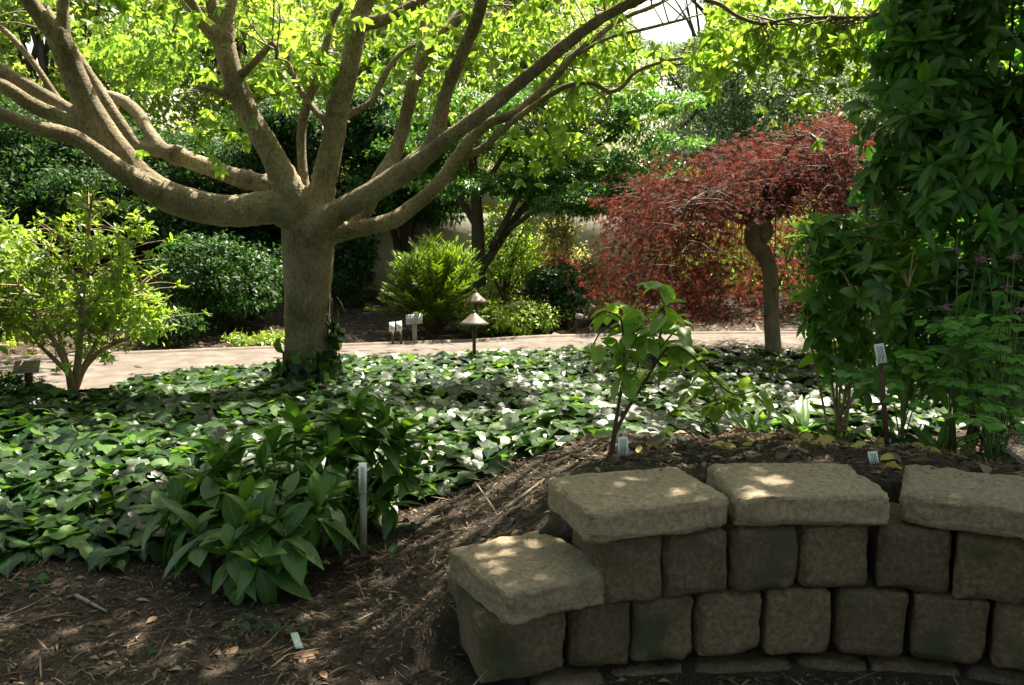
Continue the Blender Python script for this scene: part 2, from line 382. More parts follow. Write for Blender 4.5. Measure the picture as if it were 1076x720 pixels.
M['plaque'] = surf_mat('plaque metal', [(.3, (.22, .22, .22)), (.7, (.36, .36, .35))], 10, 4, .4, .1, 60, .002)
M['lamp'] = surf_mat('lamp bronze', [(.3, (.085, .062, .048)), (.7, (.15, .115, .09))], 14, 4, .5, .1, 60, .002)
M['lamp_dark'] = surf_mat('lamp post', [(.3, (.05, .035, .025)), (.7, (.09, .065, .05))], 14, 4, .55, .1, 60, .002)
M['lens'] = surf_mat('frosted lens', [(.3, (.6, .58, .52)), (.7, (.7, .68, .62))], 14, 4, .3, .0, 60, .002)
M['fall_yellow'] = leaf_mat('yellow fallen leaf', [(.42, .32, .06), (.55, .44, .12), (.50, .36, .10)], .3, .6, None, .3, (.5, .42, .2))
M['fall_red'] = leaf_mat('rust fallen leaf', [(.22, .06, .03), (.30, .10, .05)], .25, .6, None, .3, (.3, .16, .08))
M['fall_tan'] = leaf_mat('tan fallen leaf', [(.24, .14, .085), (.34, .21, .13)], .2, .65, None, .3, (.4, .28, .18))

# ------------------------------------------------------------------ ground
WC = np.array([1.03, 1.38]); WR = 1.40        # the curved retaining wall: centre and front radius
def sstep(a, b, x):
    t = np.clip((x - a) / (b - a), 0, 1); return t * t * (3 - 2 * t)
row1 = [(504, 597, 722, 706), (599, 663, 706, 700), (664, 729, 700, 695), (731, 800, 695, 691), (803, 875, 691, 690), (878, 952, 690, 694), (956, 1036, 694, 703), (1040, 1112, 703, 716), (1116, 1200, 717, 738)]
WF = np.array([gnd(a, yl)[:2] for a, b_, yl, yr in row1] + [gnd(1200, 738)[:2]])    # front line of the wall
def wall_d(x, y):
    x = np.asarray(x, float)
    yf = np.interp(x, WF[:, 0], WF[:, 1])
    yf = np.where(x > WF[-1, 0], WF[-1, 1] - .8 * (x - WF[-1, 0]), yf)
    yf = np.where(x < WF[0, 0], WF[0, 1] + .45 * (x - WF[0, 0]), yf)
    return (np.asarray(y, float) - yf) * .93
def hgt(x, y):
    x = np.asarray(x, float); y = np.asarray(y, float)
    d = wall_d(x, y)
    ang = sstep(WF[0, 0] - .55, WF[0, 0] + .62, x)
    dip = -.04 * sstep(-.9, -.12, d) * (1 - sstep(.02, .12, d)) * sstep(WF[0, 0] - .2, WF[0, 0] + .3, x)
    bed = dip + 0.50 * sstep(.20, .30, d) * (1 - sstep(.5, 2.9, d) * .93) * ang
    far = 0.25 * sstep(10.5, 14, y) + .25 * sstep(1.0, 6, x) * sstep(10.3, 13, y)
    return bed + far
def hz(x, y): return float(hgt(x, y)) + bump(x, y)
def bump(x, y):
    return .022 * mnoise.noise(Vector((x * 1.7, y * 1.7, 0))) + .016 * mnoise.noise(Vector((x * 5, y * 5, 3))) + .008 * mnoise.noise(Vector((x * 13, y * 13, 7)))
gx = np.concatenate([-np.geomspace(150, 7, 14), np.arange(-6.5, 6.5, .055), np.geomspace(6.6, 150, 14)])
gy = np.concatenate([-np.geomspace(150, 2, 12), np.arange(-1.5, 1.4, .2), np.arange(1.5, 7, .05), np.arange(7, 14, .14), np.geomspace(14.2, 160, 16)])
X, Y = np.meshgrid(gx, gy, indexing='ij')
Z = hgt(X, Y)
Bp = np.array([bump(a, b) for a, b in zip(X.ravel(), Y.ravel())]).reshape(X.shape)
Z = Z + Bp
ni, nj = X.shape
i, j = np.meshgrid(np.arange(ni - 1), np.arange(nj - 1), indexing='ij')
F = np.stack([i * nj + j, (i + 1) * nj + j, (i + 1) * nj + j + 1, i * nj + j + 1], -1).reshape(-1, 4)
g = Geo(); g.add(np.stack([X, Y, Z], -1).reshape(-1, 3), F.ravel(), np.full(len(F), 4))
setp(g.build('ground', M['soil']), kind='structure')

# path: ribbon across the back of the ivy, with a low edging on its far side
far_edge = [(-9.5, 6.9), (-4.75, 8.26), (-3.13, 8.69), (-1.72, 9.03), (-0.57, 9.28), (0.86, 9.45), (2.64, 9.65), (4.4, 9.4), (7.5, 8.2)]
near_edge = [(-9.5, 5.2), (-3.79, 6.75), (-2.59, 7.45), (-1.95, 7.9), (-1.0, 8.25), (0.7, 8.45), (2.3, 8.45), (3.2, 8.1), (6.8, 6.9)]
fe = crom(far_edge, 8); ne = crom(near_edge, 8)
n = len(fe); K = 8
g = Geo(); V = []; 
for a, b in zip(fe, ne):
    for k in range(K + 1):
        q = a + (b - a) * k / K; V.append([q[0], q[1], float(hgt(q[0], q[1])) + .035 + .012 * math.sin(math.pi * k / K)])
F = [[i * (K + 1) + k, i * (K + 1) + k + 1, (i + 1) * (K + 1) + k + 1, (i + 1) * (K + 1) + k] for i in range(n - 1) for k in range(K)]
g.add(V, np.array(F).ravel(), [4] * len(F)); setp(g.build('path', M['path']), kind='structure')
g = Geo()
P = np.array([[a[0], a[1] + .03, float(hgt(a[0], a[1] + .03)) + .005] for a in fe])
tube(P, .055, 6, g); setp(g.build('path_edging', M['kerb']), kind='structure')

# ------------------------------------------------------------------ retaining wall of tumbled blocks
def rough_block(w_, d_, h_, seed, rad=.03, amp=.006, cuts=21):
    bm = bmesh.new(); bmesh.ops.create_cube(bm, size=2.0)
    bmesh.ops.subdivide_edges(bm, edges=bm.edges[:], cuts=cuts, use_grid_fill=True)
    half = Vector((w_ / 2, d_ / 2, h_ / 2)); off = Vector((seed * 7.13, seed * 3.7, seed * 1.9))
    for v in bm.verts:
        # denser sampling near the edges
        p = Vector([math.copysign(abs(t) ** .62 if abs(t) > 1e-6 else 0, t) * hh for t, hh in zip(v.co, half)])
        rr = rad * (1.0 + 1.1 * mnoise.noise(p * 11 + off))
        rr = max(.006, rr)
        inn = Vector([max(-(hh - rr), min(hh - rr, t)) for t, hh in zip(p, half)])
        dlt = p - inn
        nn = dlt.normalized() if dlt.length > 1e-6 else p.normalized()
        q = inn + nn * rr if dlt.length > 1e-6 else p
        a = amp * (.7 * mnoise.noise(p * 13 + off) + .75 * mnoise.noise(p * 38 + off) + .6 * mnoise.noise(p * 90 + off) + .5 * mnoise.noise(p * 5 + off))
        v.co = q + nn * a
    V = np.array([v.co[:] for v in bm.verts]); bm.verts.index_update()
    L = []; T = []
    for f in bm.faces: L += [v.index for v in f.verts]; T.append(len(f.verts))
    bm.free(); return V, np.array(L), np.array(T)
wall = thing('retaining_wall', (WC[0], WC[1] + WR, 0), 'curved low dry stacked retaining wall of tumbled tan blocks with thick capstones', 'wall')
def block(name, pl, pr, yl, yr, z0, h_, d_, seed, mat, rad=.03, amp=.007, gap=.002, hrise=0.0):
    a = gnd(pl, yl, z0); b = gnd(pr, yr, z0)
    t = b - a; t[2] = 0; L_ = np.linalg.norm(t); t /= L_
    nb = np.array([-t[1], t[0], 0])                        # away from the camera
    Vb, Lb, Tb = rough_block(L_ - gap, d_, h_, seed, rad, amp)
    ctr = (a + b) / 2 + nb * d_ / 2 + np.array([0, 0, h_ / 2])
    W = Vb[:, :1] * t + Vb[:, 1:2] * nb + Vb[:, 2:3] * np.array([0, 0, 1.0]) + ctr
    g = Geo(); g.add(W, Lb, Tb); return g.build(name, mat, wall)
H1, H2, HC = .232, .224, .108
# bottom course (partly sunk base course below it)
for k, (pl, pr, yl, yr) in enumerate(row1):
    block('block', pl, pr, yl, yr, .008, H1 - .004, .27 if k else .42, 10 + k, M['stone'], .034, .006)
row2 = [(631, 697, 638, 631), (698, 766, 631, 625), (768, 839, 625, 622), (841, 912, 621, 619), (919, 998, 620, 628), (1000, 1082, 629, 642), (1085, 1165, 643, 660)]
for k, (pl, pr, yl, yr) in enumerate(row2):
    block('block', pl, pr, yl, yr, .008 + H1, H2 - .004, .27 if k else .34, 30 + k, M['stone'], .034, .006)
base = [(560, 640, 757, 750), (642, 725, 748, 740), (728, 836, 737, 732), (838, 912, 732, 731), (914, 1010, 731, 738), (1012, 1110, 738, 753)]
for k, (pl, pr, yl, yr) in enumerate(base):
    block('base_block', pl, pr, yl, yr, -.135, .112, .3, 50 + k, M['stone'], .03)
zc = .008 + H1 + H2
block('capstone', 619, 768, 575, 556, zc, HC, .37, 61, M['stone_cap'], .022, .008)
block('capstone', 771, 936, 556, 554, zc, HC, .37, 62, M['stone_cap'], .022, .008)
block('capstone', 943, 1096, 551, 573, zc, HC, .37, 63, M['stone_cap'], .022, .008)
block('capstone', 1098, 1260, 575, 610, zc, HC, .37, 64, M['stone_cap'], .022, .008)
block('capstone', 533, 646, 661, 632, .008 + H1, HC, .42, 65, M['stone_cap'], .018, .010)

# ------------------------------------------------------------------ concrete panel wall at the back
bw = thing('concrete_wall', (0, 13.1, 0), 'tall concrete panel wall behind the shrubs beyond the path', 'wall')
for k in range(-4, 5):
    x0 = k * 1.9 + .2
    g = Geo(); box((x0 + .95, 13.1, .62 + .05), (1.88, .14, 1.26), g); o = g.build('panel', M['concrete'], bw, False)
    g = Geo(); box((x0 + .95, 13.1, 1.525), (1.88, .14, .42), g); g.build('panel', M['concrete'], bw, False)
    g = Geo(); box((x0, 13.13, .88), (.1, .1, 1.76), g); g.build('post', M['concrete'], bw, False)

# ------------------------------------------------------------------ the big smooth-barked tree
TY = 6.9
def limb(pts, Y0, Y1, n=7):
    """pts: (px, py, width px); depth runs Y0 -> Y1 -> world polyline + radii"""
    k = len(pts); out = []
    for i, (px, py, wd) in enumerate(pts):
        Yk = Y0 + (Y1 - Y0) * i / (k - 1)
        p = at(px, py, Yk); d = np.linalg.norm(p - np.array([0, 0, CAMH]))
        out.append([*p, wd / 2 * d / FPX * .88])
    return crom(out, n)
limbs = {
 'L1': limb([(318, 236, 40), (290, 219, 38), (240, 222, 37), (187, 211, 36), (147, 187, 33), (122, 155, 29), (100, 124, 27), (80, 84, 26), (63, 43, 24), (50, 27, 19), (30, 0, 17), (5, -40, 14), (-25, -90, 10), (-60, -150, 6)], 6.85, 6.2),
 'L1u': limb([(66, 52, 20), (66, 30, 14), (67, 0, 12), (72, -50, 9), (60, -120, 5)], 6.45, 6.5),
 'L1b': limb([(165, 203, 26), (130, 182, 22), (84, 148, 18), (43, 135, 16), (0, 120, 15), (-60, 100, 12), (-130, 60, 8), (-190, 10, 5)], 6.6, 5.7),
 'L1c': limb([(105, 140, 22), (94, 130, 16), (57, 107, 15), (30, 90, 14), (0, 73, 13), (-50, 40, 10), (-100, -20, 6)], 6.55, 6.6),
 'L1d': limb([(110, 146, 20), (77, 130, 16), (33, 110, 16), (0, 89, 15), (-60, 60, 11), (-130, 10, 6)], 6.6, 6.1),
 'L2': limb([(312, 214, 34), (277, 194, 25), (247, 186, 21), (214, 174, 20), (187, 164, 19), (172, 159, 17), (147, 154, 13), (127, 130, 12), (107, 100, 12), (87, 67, 11), (72, 45, 10), (50, 13, 10), (38, -10, 9), (10, -60, 6)], 6.95, 7.5),
 'L2b': limb([(185, 163, 17), (172, 157, 15), (158, 142, 15), (147, 122, 14), (134, 109, 13), (116, 101, 12), (95, 95, 9), (60, 60, 7), (45, 10, 5)], 7.05, 7.9),
 'L3': limb([(318, 228, 42), (301, 194, 36), (284, 160, 28), (264, 124, 26), (247, 87, 24), (236, 50, 24), (231, 30, 20), (222, 0, 14), (212, -50, 11), (190, -120, 7)], 6.85, 6.8),
 'L3b': limb([(235, 42, 20), (239, 20, 14), (244, 0, 13), (252, -50, 10), (255, -110, 6)], 6.8, 6.9),
 'L3c': limb([(234, 42, 18), (214, 26, 14), (201, 3, 13), (180, -40, 10), (150, -100, 6)], 6.8, 6.5),
 'L5': limb([(330, 232, 40), (337, 204, 33), (346, 165, 28), (352, 135, 26), (356, 110, 24), (367, 74, 22), (374, 33, 22), (382, 8, 19), (392, -15, 17), (405, -70, 12), (415, -140, 7)], 6.9, 7.1),
 'L5b': limb([(377, 25, 18), (400, 22, 14), (424, 11, 13), (444, 0, 12), (480, -30, 9), (520, -80, 6)], 7.0, 6.6),
 'L6': limb([(345, 236, 30), (377, 228, 22), (400, 188, 20), (415, 161, 17), (427, 120, 16), (437, 80, 15), (454, 47, 16), (474, 27, 15), (494, 3, 13), (520, -35, 10), (550, -90, 6)], 7.1, 7.8),
 'L7': limb([(325, 246, 34), (345, 229, 30), (370, 214, 27), (400, 197, 27), (430, 177, 27), (450, 159, 23), (459, 135, 20), (470, 94, 17), (487, 53, 16), (501, 20, 15), (507, -5, 14), (515, -60, 10), (530, -130, 6)], 6.75, 6.0),
 'L7b': limb([(435, 174, 22), (450, 163, 20), (467, 148, 19), (501, 124, 18), (534, 97, 17), (567, 70, 16), (594, 47, 15), (628, 22, 14), (660, 5, 13), (700, -15, 11), (770, -45, 8), (850, -70, 5)], 6.35, 5.6),
 'L8': limb([(335, 250, 30), (358, 244, 22), (385, 239, 20), (414, 231, 20), (434, 217, 19), (457, 197, 17), (477, 171, 16), (494, 147, 14), (514, 129, 13), (541, 119, 12), (567, 97, 11), (584, 80, 10), (601, 60, 9), (621, 43, 8), (654, 20, 7), (690, 5, 6), (740, -20, 4)], 6.85, 7.3),
}
thin = {
 'L4': limb([(323, 212, 14), (320, 198, 13), (317, 167, 11), (317, 134, 11), (323, 107, 11), (333, 84, 9), (342, 50, 9), (350, 20, 8), (360, 0, 8), (375, -50, 6), (380, -110, 4)], 6.95, 7.3),
 'L4b': limb([(352, 138, 11), (343, 128, 9), (333, 118, 8), (325, 108, 8), (314, 92, 7), (306, 76, 6), (300, 50, 4), (296, 20, 3)], 6.9, 7.3),
 'L5s': limb([(358, 124, 12), (369, 119, 9), (390, 107, 8), (400, 87, 8), (414, 64, 6), (430, 50, 4), (450, 45, 3)], 7.0, 7.3),
 'L6u': limb([(440, 70, 10), (444, 40, 9), (446, 0, 8), (448, -50, 5)], 7.45, 7.7),
 'L8b': limb([(470, 180, 12), (484, 167, 10), (507, 156, 9), (531, 134, 8), (567, 107, 7), (588, 94, 6.5), (601, 89, 6), (621, 87, 5.5), (640, 96, 5.5), (654, 91, 5), (668, 76, 4.5), (693, 66, 4), (737, 57, 3)], 7.1, 6.9),
 'L1t': limb([(62, 106, 8), (50, 88, 7), (33, 63, 6), (10, 37, 6), (-10, 20, 5), (-50, -30, 3)], 6.6, 6.7),
 'stub': limb([(254, 78, 10), (265, 68, 8), (277, 55, 8), (286, 45, 6)], 6.8, 6.6),
 'stub2': limb([(240, 100, 9), (228, 96, 7), (207, 90, 4)], 6.8, 6.7),
 'stub3': limb([(286, 45, 6), (291, 52, 5), (290, 62, 4)], 6.6, 6.58),
 'R1': limb([(694, 62, 4), (712, 68, 3), (735, 60, 2.5)], 6.95, 6.8),
 'R2': limb([(740, 0, 5), (757, 5, 5), (775, 17, 4), (800, 25, 4), (830, 20, 3), (880, 18, 3), (940, 20, 2)], 5.8, 5.6),
 'R3': limb([(601, 60, 5), (640, 40, 4), (680, 30, 4), (720, 20, 3)], 7.2, 7.0),
}
trunk_pts = [(326, 424, 84), (325, 408, 68), (324, 385, 58), (323, 350, 53), (323, 310, 54), (324, 275, 58), (324, 250, 62), (324, 232, 56), (324, 215, 36)]
trunk_c = limb(trunk_pts, TY, TY, 8)
tree_base = gnd(325, 418, 0.0)
tree = thing('smooth_barked_tree', (trunk_c[0][0], TY, 0), 'large smooth pale barked tree with many spreading limbs rising from the ivy bed', 'tree')
allg = Geo(); tube(trunk_c[:, :3], trunk_c[:, 3], 20, allg)
for L_ in limbs.values(): tube(L_[:, :3], L_[:, 3], 12, allg)
tmp = allg.build('tmp_trunk', M['bark_smooth'])
md = tmp.modifiers.new('r', 'REMESH'); md.mode = 'VOXEL'; md.voxel_size = .013
sm = tmp.modifiers.new('s', 'SMOOTH'); sm.factor = .5; sm.iterations = 9
dg = bpy.context.evaluated_depsgraph_get(); dg.update()
em = bpy.data.meshes.new_from_object(tmp.evaluated_get(dg))
nv = len(em.vertices); EV = np.empty(nv * 3, np.float32); em.vertices.foreach_get('co', EV); EV = EV.reshape(-1, 3).astype(float)
nl = len(em.loops); EL = np.empty(nl, np.int32); em.loops.foreach_get('vertex_index', EL)
npol = len(em.polygons); ET = np.empty(npol, np.int32); em.polygons.foreach_get('loop_total', ET)
em.update(); EN = np.empty(nv * 3, np.float32); em.vertices.foreach_get('normal', EN); EN = EN.reshape(-1, 3).astype(float)
bpy.data.objects.remove(tmp)
# bark relief: knots, wrinkles and vertical unevenness (fades out on thin limbs)
disp = np.array([.006 * mnoise.noise(Vector(v) * 5) + .004 * mnoise.noise(Vector((v[0] * 16, v[1] * 16, v[2] * 9))) + .0025 * mnoise.noise(Vector((v[0] * 30, v[1] * 30, v[2] * 60))) for v in EV])
for (px, py, Yk) in [(281, 220, 6.83), (347, 228, 6.72), (374, 241, 6.85), (302, 196, 6.87), (338, 204, 6.93), (270, 192, 7.0)]:     # wrinkled branch collars
    d = np.linalg.norm(EV - at(px, py, Yk), axis=1); disp += .0095 * np.exp(-(d / .17) ** 2) * np.sin(d * 135)
for (px, py, Yk, a_) in [(355, 113, 6.95, .016), (352, 130, 6.95, .010), (236, 34, 6.8, .014), (247, 97, 6.8, .013), (186, 163, 7.1, .012), (427, 122, 7.5, .010), (484, 168, 7.05, .012), (94, 131, 6.5, .012), (374, 30, 7.05, .012), (310, 330, 6.75, .008), (438, 84, 7.5, .01)]:   # knots and pruned stubs
    d = np.linalg.norm(EV - at(px, py, Yk), axis=1); disp += 1.5 * a_ * np.exp(-(d / .085) ** 2) * (1 + .8 * np.sin(d * 120))
EV = EV + EN * disp[:, None]
# hand each face to the nearest limb, so that every limb is a mesh of its own in one unbroken skin
starts = np.concatenate([[0], np.cumsum(ET)[:-1]])
FC = np.add.reduceat(EV[EL], starts, 0) / ET[:, None]
best = np.full(npol, 1e9); who = np.zeros(npol, int)
cand = [('trunk', trunk_c)] + list(limbs.items())
for q, (nm, c_) in enumerate(cand):
    # distance to the polyline samples, less the radius
    for s0 in range(0, len(c_), 16):
        cc = c_[s0:s0 + 16]
        d = (np.linalg.norm(FC[:, None, :] - cc[None, :, :3], axis=2) - cc[None, :, 3]).min(1)
        if q == 0: d = d - .03
        I = d < best; best[I] = d[I]; who[I] = q
pol_id = np.repeat(np.arange(npol), ET)
for q, (nm, c_) in enumerate(cand):
    sel = who == q
    if not sel.any(): continue
    ls = EL[sel[pol_id]]; u, inv = np.unique(ls, return_inverse=True)
    g = Geo(); g.add(EV[u], inv, ET[sel])
    o = g.build('trunk' if q == 0 else 'limb', M['bark_smooth'], tree)
    o.data.normals_split_custom_set_from_vertices([tuple(v) for v in EN[u]])
for L_ in thin.values():
    g = Geo(); tube(L_[:, :3], L_[:, 3], 9, g); g.build('limb', M['bark_smooth'], tree)

# crown: twigs reaching into a wide dome, drooping leaf sprays at their ends
lp = np.concatenate([L_[len(L_) // 2:, :3] for L_ in list(limbs.values()) + list(thin.values())])
cx, cy = -1.3, 7.0
def crown_ok(p):
    r = math.hypot((p[0] - cx) / 5.0, (p[1] - cy) / 3.7)
    if p[1] > 7.9 and rng.random() < .82: return False
    if p[1] > 7.2 and p[0] < -1.2 and rng.random() < .9: return False
    top = (3.1 + 2.3 * math.sqrt(max(0, 1 - r * r))) if p[1] < 6.3 else 3.75
    if p[1] < 5.6 and p[2] < 3.05: return False
    low = 2.35 + .75 * (1 - r) * 0.6
    return r < 1 and low < p[2] < top
tips = []
while len(tips) < 950:
    p = np.array([rng.uniform(cx - 5, cx + 5), rng.uniform(cy - 4.6, cy + 4.6), 2.2 + 4.6 * rng.random() ** 1.15])
    if crown_ok(p): tips.append(p)
# sprays the photograph shows below the dome
for (px, py, Yd, nn, sx, sy) in [(570, 150, 7.2, 12, 30, 9), (610, 150, 7.3, 10, 20, 8), (330, 75, 7.2, 16, 40, 25), (300, 60, 7.3, 12, 40, 30), (420, 70, 7.6, 16, 40, 25), (560, 60, 7.8, 34, 70, 25),
                                 (150, 70, 9.7, 40, 50, 26), (220, 130, 7.0, 7, 18, 12), (660, 70, 7.4, 14, 40, 20), (780, 50, 6.2, 26, 45, 22), (860, 45, 6.0, 30, 60, 22), (740, 60, 6.6, 12, 30, 25), (600, 110, 7.6, 12, 40, 20), (900, 30, 6.0, 20, 50, 18), (470, 100, 8.0, 14, 40, 22),
                                 (110, 60, 9.8, 30, 60, 20), (200, 40, 9.5, 34, 50, 25), (500, 40, 7.6, 24, 70, 25), (640, 40, 7.8, 20, 50, 20)]:
    for _ in range(nn): tips.append(at(px + rng.normal(0, sx / 2), py + rng.normal(0, sy / 2), Yd + rng.normal(0, .25)))
for _ in range(520): tips.append(np.array([rng.uniform(-3.8, 1.2), rng.uniform(4.1, 6.2), rng.uniform(3.4, 5.2)]))  # unseen tips added above the frame to shade the foreground
for _ in range(420): tips.append(np.array([rng.uniform(-2.8, .9), rng.uniform(4.2, 6.0), rng.uniform(3.3, 4.6)]))  # more unseen tips, added to keep sun patches off the soil
tips = np.array(tips)
# keep the two patches of open sky the photograph has
def proj(p):
    v = p - np.array([0, 0, CAMH]); dd = v @ _f
    return 538 + FPX * v[:, 0] / dd, 360 - FPX * (v @ _u) / dd
qx, qy = proj(tips)
gap = (((qx - 705) / 48) ** 2 + ((qy - 22) / 32) ** 2 < 1) | (((qx - 38) / 22) ** 2 + ((qy - 52) / 24) ** 2 < 1)
tips = tips[~gap]
def in_gap(P):
    qx, qy = proj(P); return (((qx - 705) / 40) ** 2 + ((qy - 18) / 28) ** 2 < 1) | (((qx - 38) / 17) ** 2 + ((qy - 56) / 24) ** 2 < 1)
_sv = np.array(sd); _v = tips - np.array([.55, 3.6, 1.1]); _dist = np.linalg.norm(_v - (_v @ _sv)[:, None] * _sv, axis=1)
tips = tips[~((_dist < .5) & (tips[:, 2] > 3.0))]          # an opening in the crown that lets the sun down to the sapling
g = Geo(); A = []
for p in tips:
    i = np.argmin(((lp - p) ** 2).sum(1) + rng.random(len(lp)) * .3); q = lp[i]
    mid = (p + q) / 2 + np.array([rng.normal(0, .1), rng.normal(0, .1), .12 * np.linalg.norm(p - q)])
    a = p - mid; A.append(a)
    if np.linalg.norm(p - q) < .95 and not in_gap(np.array([mid, (mid + p) / 2])).any(): tube(crom([q, mid, p], 3), np.linspace(.007, .002, 7), 4, g, False)
g.build('twigs', M['bark_grey'], tree)['kind'] = 'stuff'
A = nrm(np.array(A)); A[:, 2] -= .25
g = Geo()
whorl(tips, A, 9, 1.0, .088, g, LT3, .45)
sub = np.concatenate([tips + rng.normal(0, .13, tips.shape), tips + rng.normal(0, .16, tips.shape)]); A2 = np.concatenate([A, A]); kk = ~in_gap(sub); sub, A2 = sub[kk], A2[kk]
whorl(sub, A2 + rng.normal(0, .4, sub.shape), 6, 1.0, .082, g, LT3, .5)
setp(g.build('crown', M['canopy'], tree), kind='stuff')

# ------------------------------------------------------------------ generic shrubs and trees
def ell(n, c_, r_, shell=.55, flat_bottom=None):
    d = rdir(n); rad = (shell + (1 - shell) * rng.random(n)) ** (1 / 1.5)
    p = d * rad[:, None] * np.array(r_) + np.array(c_)
    if flat_bottom is not None: p[:, 2] = np.maximum(p[:, 2], flat_bottom + rng.random(n) * .06)
    return p
def foliage(ells, nclump, per, cr, size, temps, mat, parent, up=.7, shell=.45, floor=None, name='foliage', flat=.6, droop=.2):
    """clumps of leaves inside a list of ellipsoids ((c),(r)); returns clump centres"""
    vol = np.array([np.prod(r_) ** (2 / 3) for _, r_ in ells]); vol = vol / vol.sum()
    C = []; O = []
    for (c_, r_), v in zip(ells, vol):
        k = max(2, int(nclump * v)); q = ell(k, c_, r_, shell, floor); C.append(q); O.append(nrm((q - np.array(c_)) / np.array(r_)))
    C = np.concatenate(C); O = np.concatenate(O)
    n = len(C); 
    P = np.repeat(C, per, 0); Oo = np.repeat(O, per, 0); m = len(P)
    crs = np.repeat(cr * rng.uniform(.6, 1.4, n), per)[:, None]
    P = P + rdir(m) * (rng.random(m) ** .5)[:, None] * crs * np.array([1, 1, flat])
    if floor is not None: P[:, 2] = np.maximum(P[:, 2], floor + .01)
    if name == 'crown' and P[:, 1].mean() > 14.5:      # loose openings in the far crowns
        kk = ~in_gap(P); P, Oo = P[kk], Oo[kk]; m = len(P)
    N = Oo * .6 + np.array([0, 0, up]) + rng.normal(0, .45, (m, 3))
    D = rng.normal(0, 1, (m, 3)) + Oo * .8; D[:, 2] -= droop + .3
    g = Geo(); scatter(g, temps, P, D, N, size * rng.uniform(.65, 1.3, m))
    o = g.build(name, mat, parent); o['kind'] = 'stuff'; return C
def stems(base_, C, n, r0, mat, parent, name='stem', merge=True, lift=.4, sides=6, wob=.08):
    I = rng.choice(len(C), min(n, len(C)), replace=False); g = Geo()
    for i in I:
        b = np.array(base_) + np.array([rng.normal(0, r0 * 2), rng.normal(0, r0 * 2), 0]); t = C[i]
        m = b + (t - b) * .5 + np.array([rng.normal(0, wob), rng.normal(0, wob), lift * np.linalg.norm(t - b) * .3])
        k = tube(crom([b, m, t], 4), np.linspace(r0, r0 * .25, 9), sides, None if not merge else g)
        if not merge: k.build(name, mat, parent)
    if merge: g.build(name, mat, parent)
def shrub(name, px, Y_, w_, h_, label, cat, mat, nclump=160, per=26, cr=.14, size=.06, temps=LT2, depth=None, z0=None, stem='stem_brown', group=None, shell=.45, nst=10, up=.7, lobes=6, floor=True):
    x = (px - 538) / FPX * Y_ if px is not None else 0
    z = float(hgt(x, Y_)) if z0 is None else z0
    t = thing(name, (x, Y_, z), label, cat, group)
    d_ = depth or w_
    es = [((x, Y_, z + h_ * .5), (w_ * .42, d_ * .42, h_ * .45))]
    for k in range(lobes):
        a = rng.uniform(0, 6.28); rr = rng.uniform(.2, .34)
        es.append(((x + math.cos(a) * w_ * rr, Y_ + math.sin(a) * d_ * rr, z + h_ * rng.uniform(.35, .75)), (w_ * .22, d_ * .22, h_ * .25)))
    C = foliage(es, nclump, per, cr, size, temps, mat, t, up, shell, z + .02 if floor else None)
    stems((x, Y_, z), C, nst, .012 + .006 * h_, M[stem], t)
    return t
def bgtree(name, x, Y_, h_, w_, z_low, label, mat, nclump=300, per=40, cr=.35, size=.09, bark='bark_dark', tr=.14, temps=LT2, lobes=12, group=None, shell=.35, cat='tree', up=.7, zb=None):
    z = (float(hgt(x, Y_)) if zb is None else zb) - .05
    t = thing(name, (x, Y_, z), label, cat, group)
    es = []
    for k in range(lobes):
        a = k * 2.399; rr = math.sqrt((k + .5) / lobes) * .36 * w_
        zz = z_low + (h_ - z_low) * rng.uniform(.12, .9); taper = 1 - .6 * max(0, (zz - z_low) / (h_ - z_low) - .4)
        es.append(((x + math.cos(a) * rr * taper, Y_ + math.sin(a) * rr * taper, zz), (w_ * .22, w_ * .22, (h_ - z_low) * .16)))
    es.append(((x, Y_, (h_ + z_low) / 2), (w_ * .3, w_ * .3, (h_ - z_low) * .48)))
    C = foliage(es, nclump, per, cr, size, temps, mat, t, up, shell, None, 'crown')
    g = Geo(); top = np.array([x + rng.normal(0, .1), Y_, h_ * .8])
    sp = crom([np.array([x, Y_, z - .05]), np.array([x + rng.normal(0, .06), Y_, z + h_ * .3]), top], 6)
    tube(sp, np.linspace(tr, tr * .25, len(sp)), 9, g)
    for i in rng.choice(len(C), min(26, len(C)), replace=False):
        k = rng.integers(3, len(sp) - 1); b = sp[k]; m = (b + C[i]) / 2 + np.array([0, 0, .15])
        tube(crom([b, m, C[i]], 3), np.linspace(tr * .4, .008, 7), 5, g, False)
    g.build('trunk', M[bark], t)
    return t

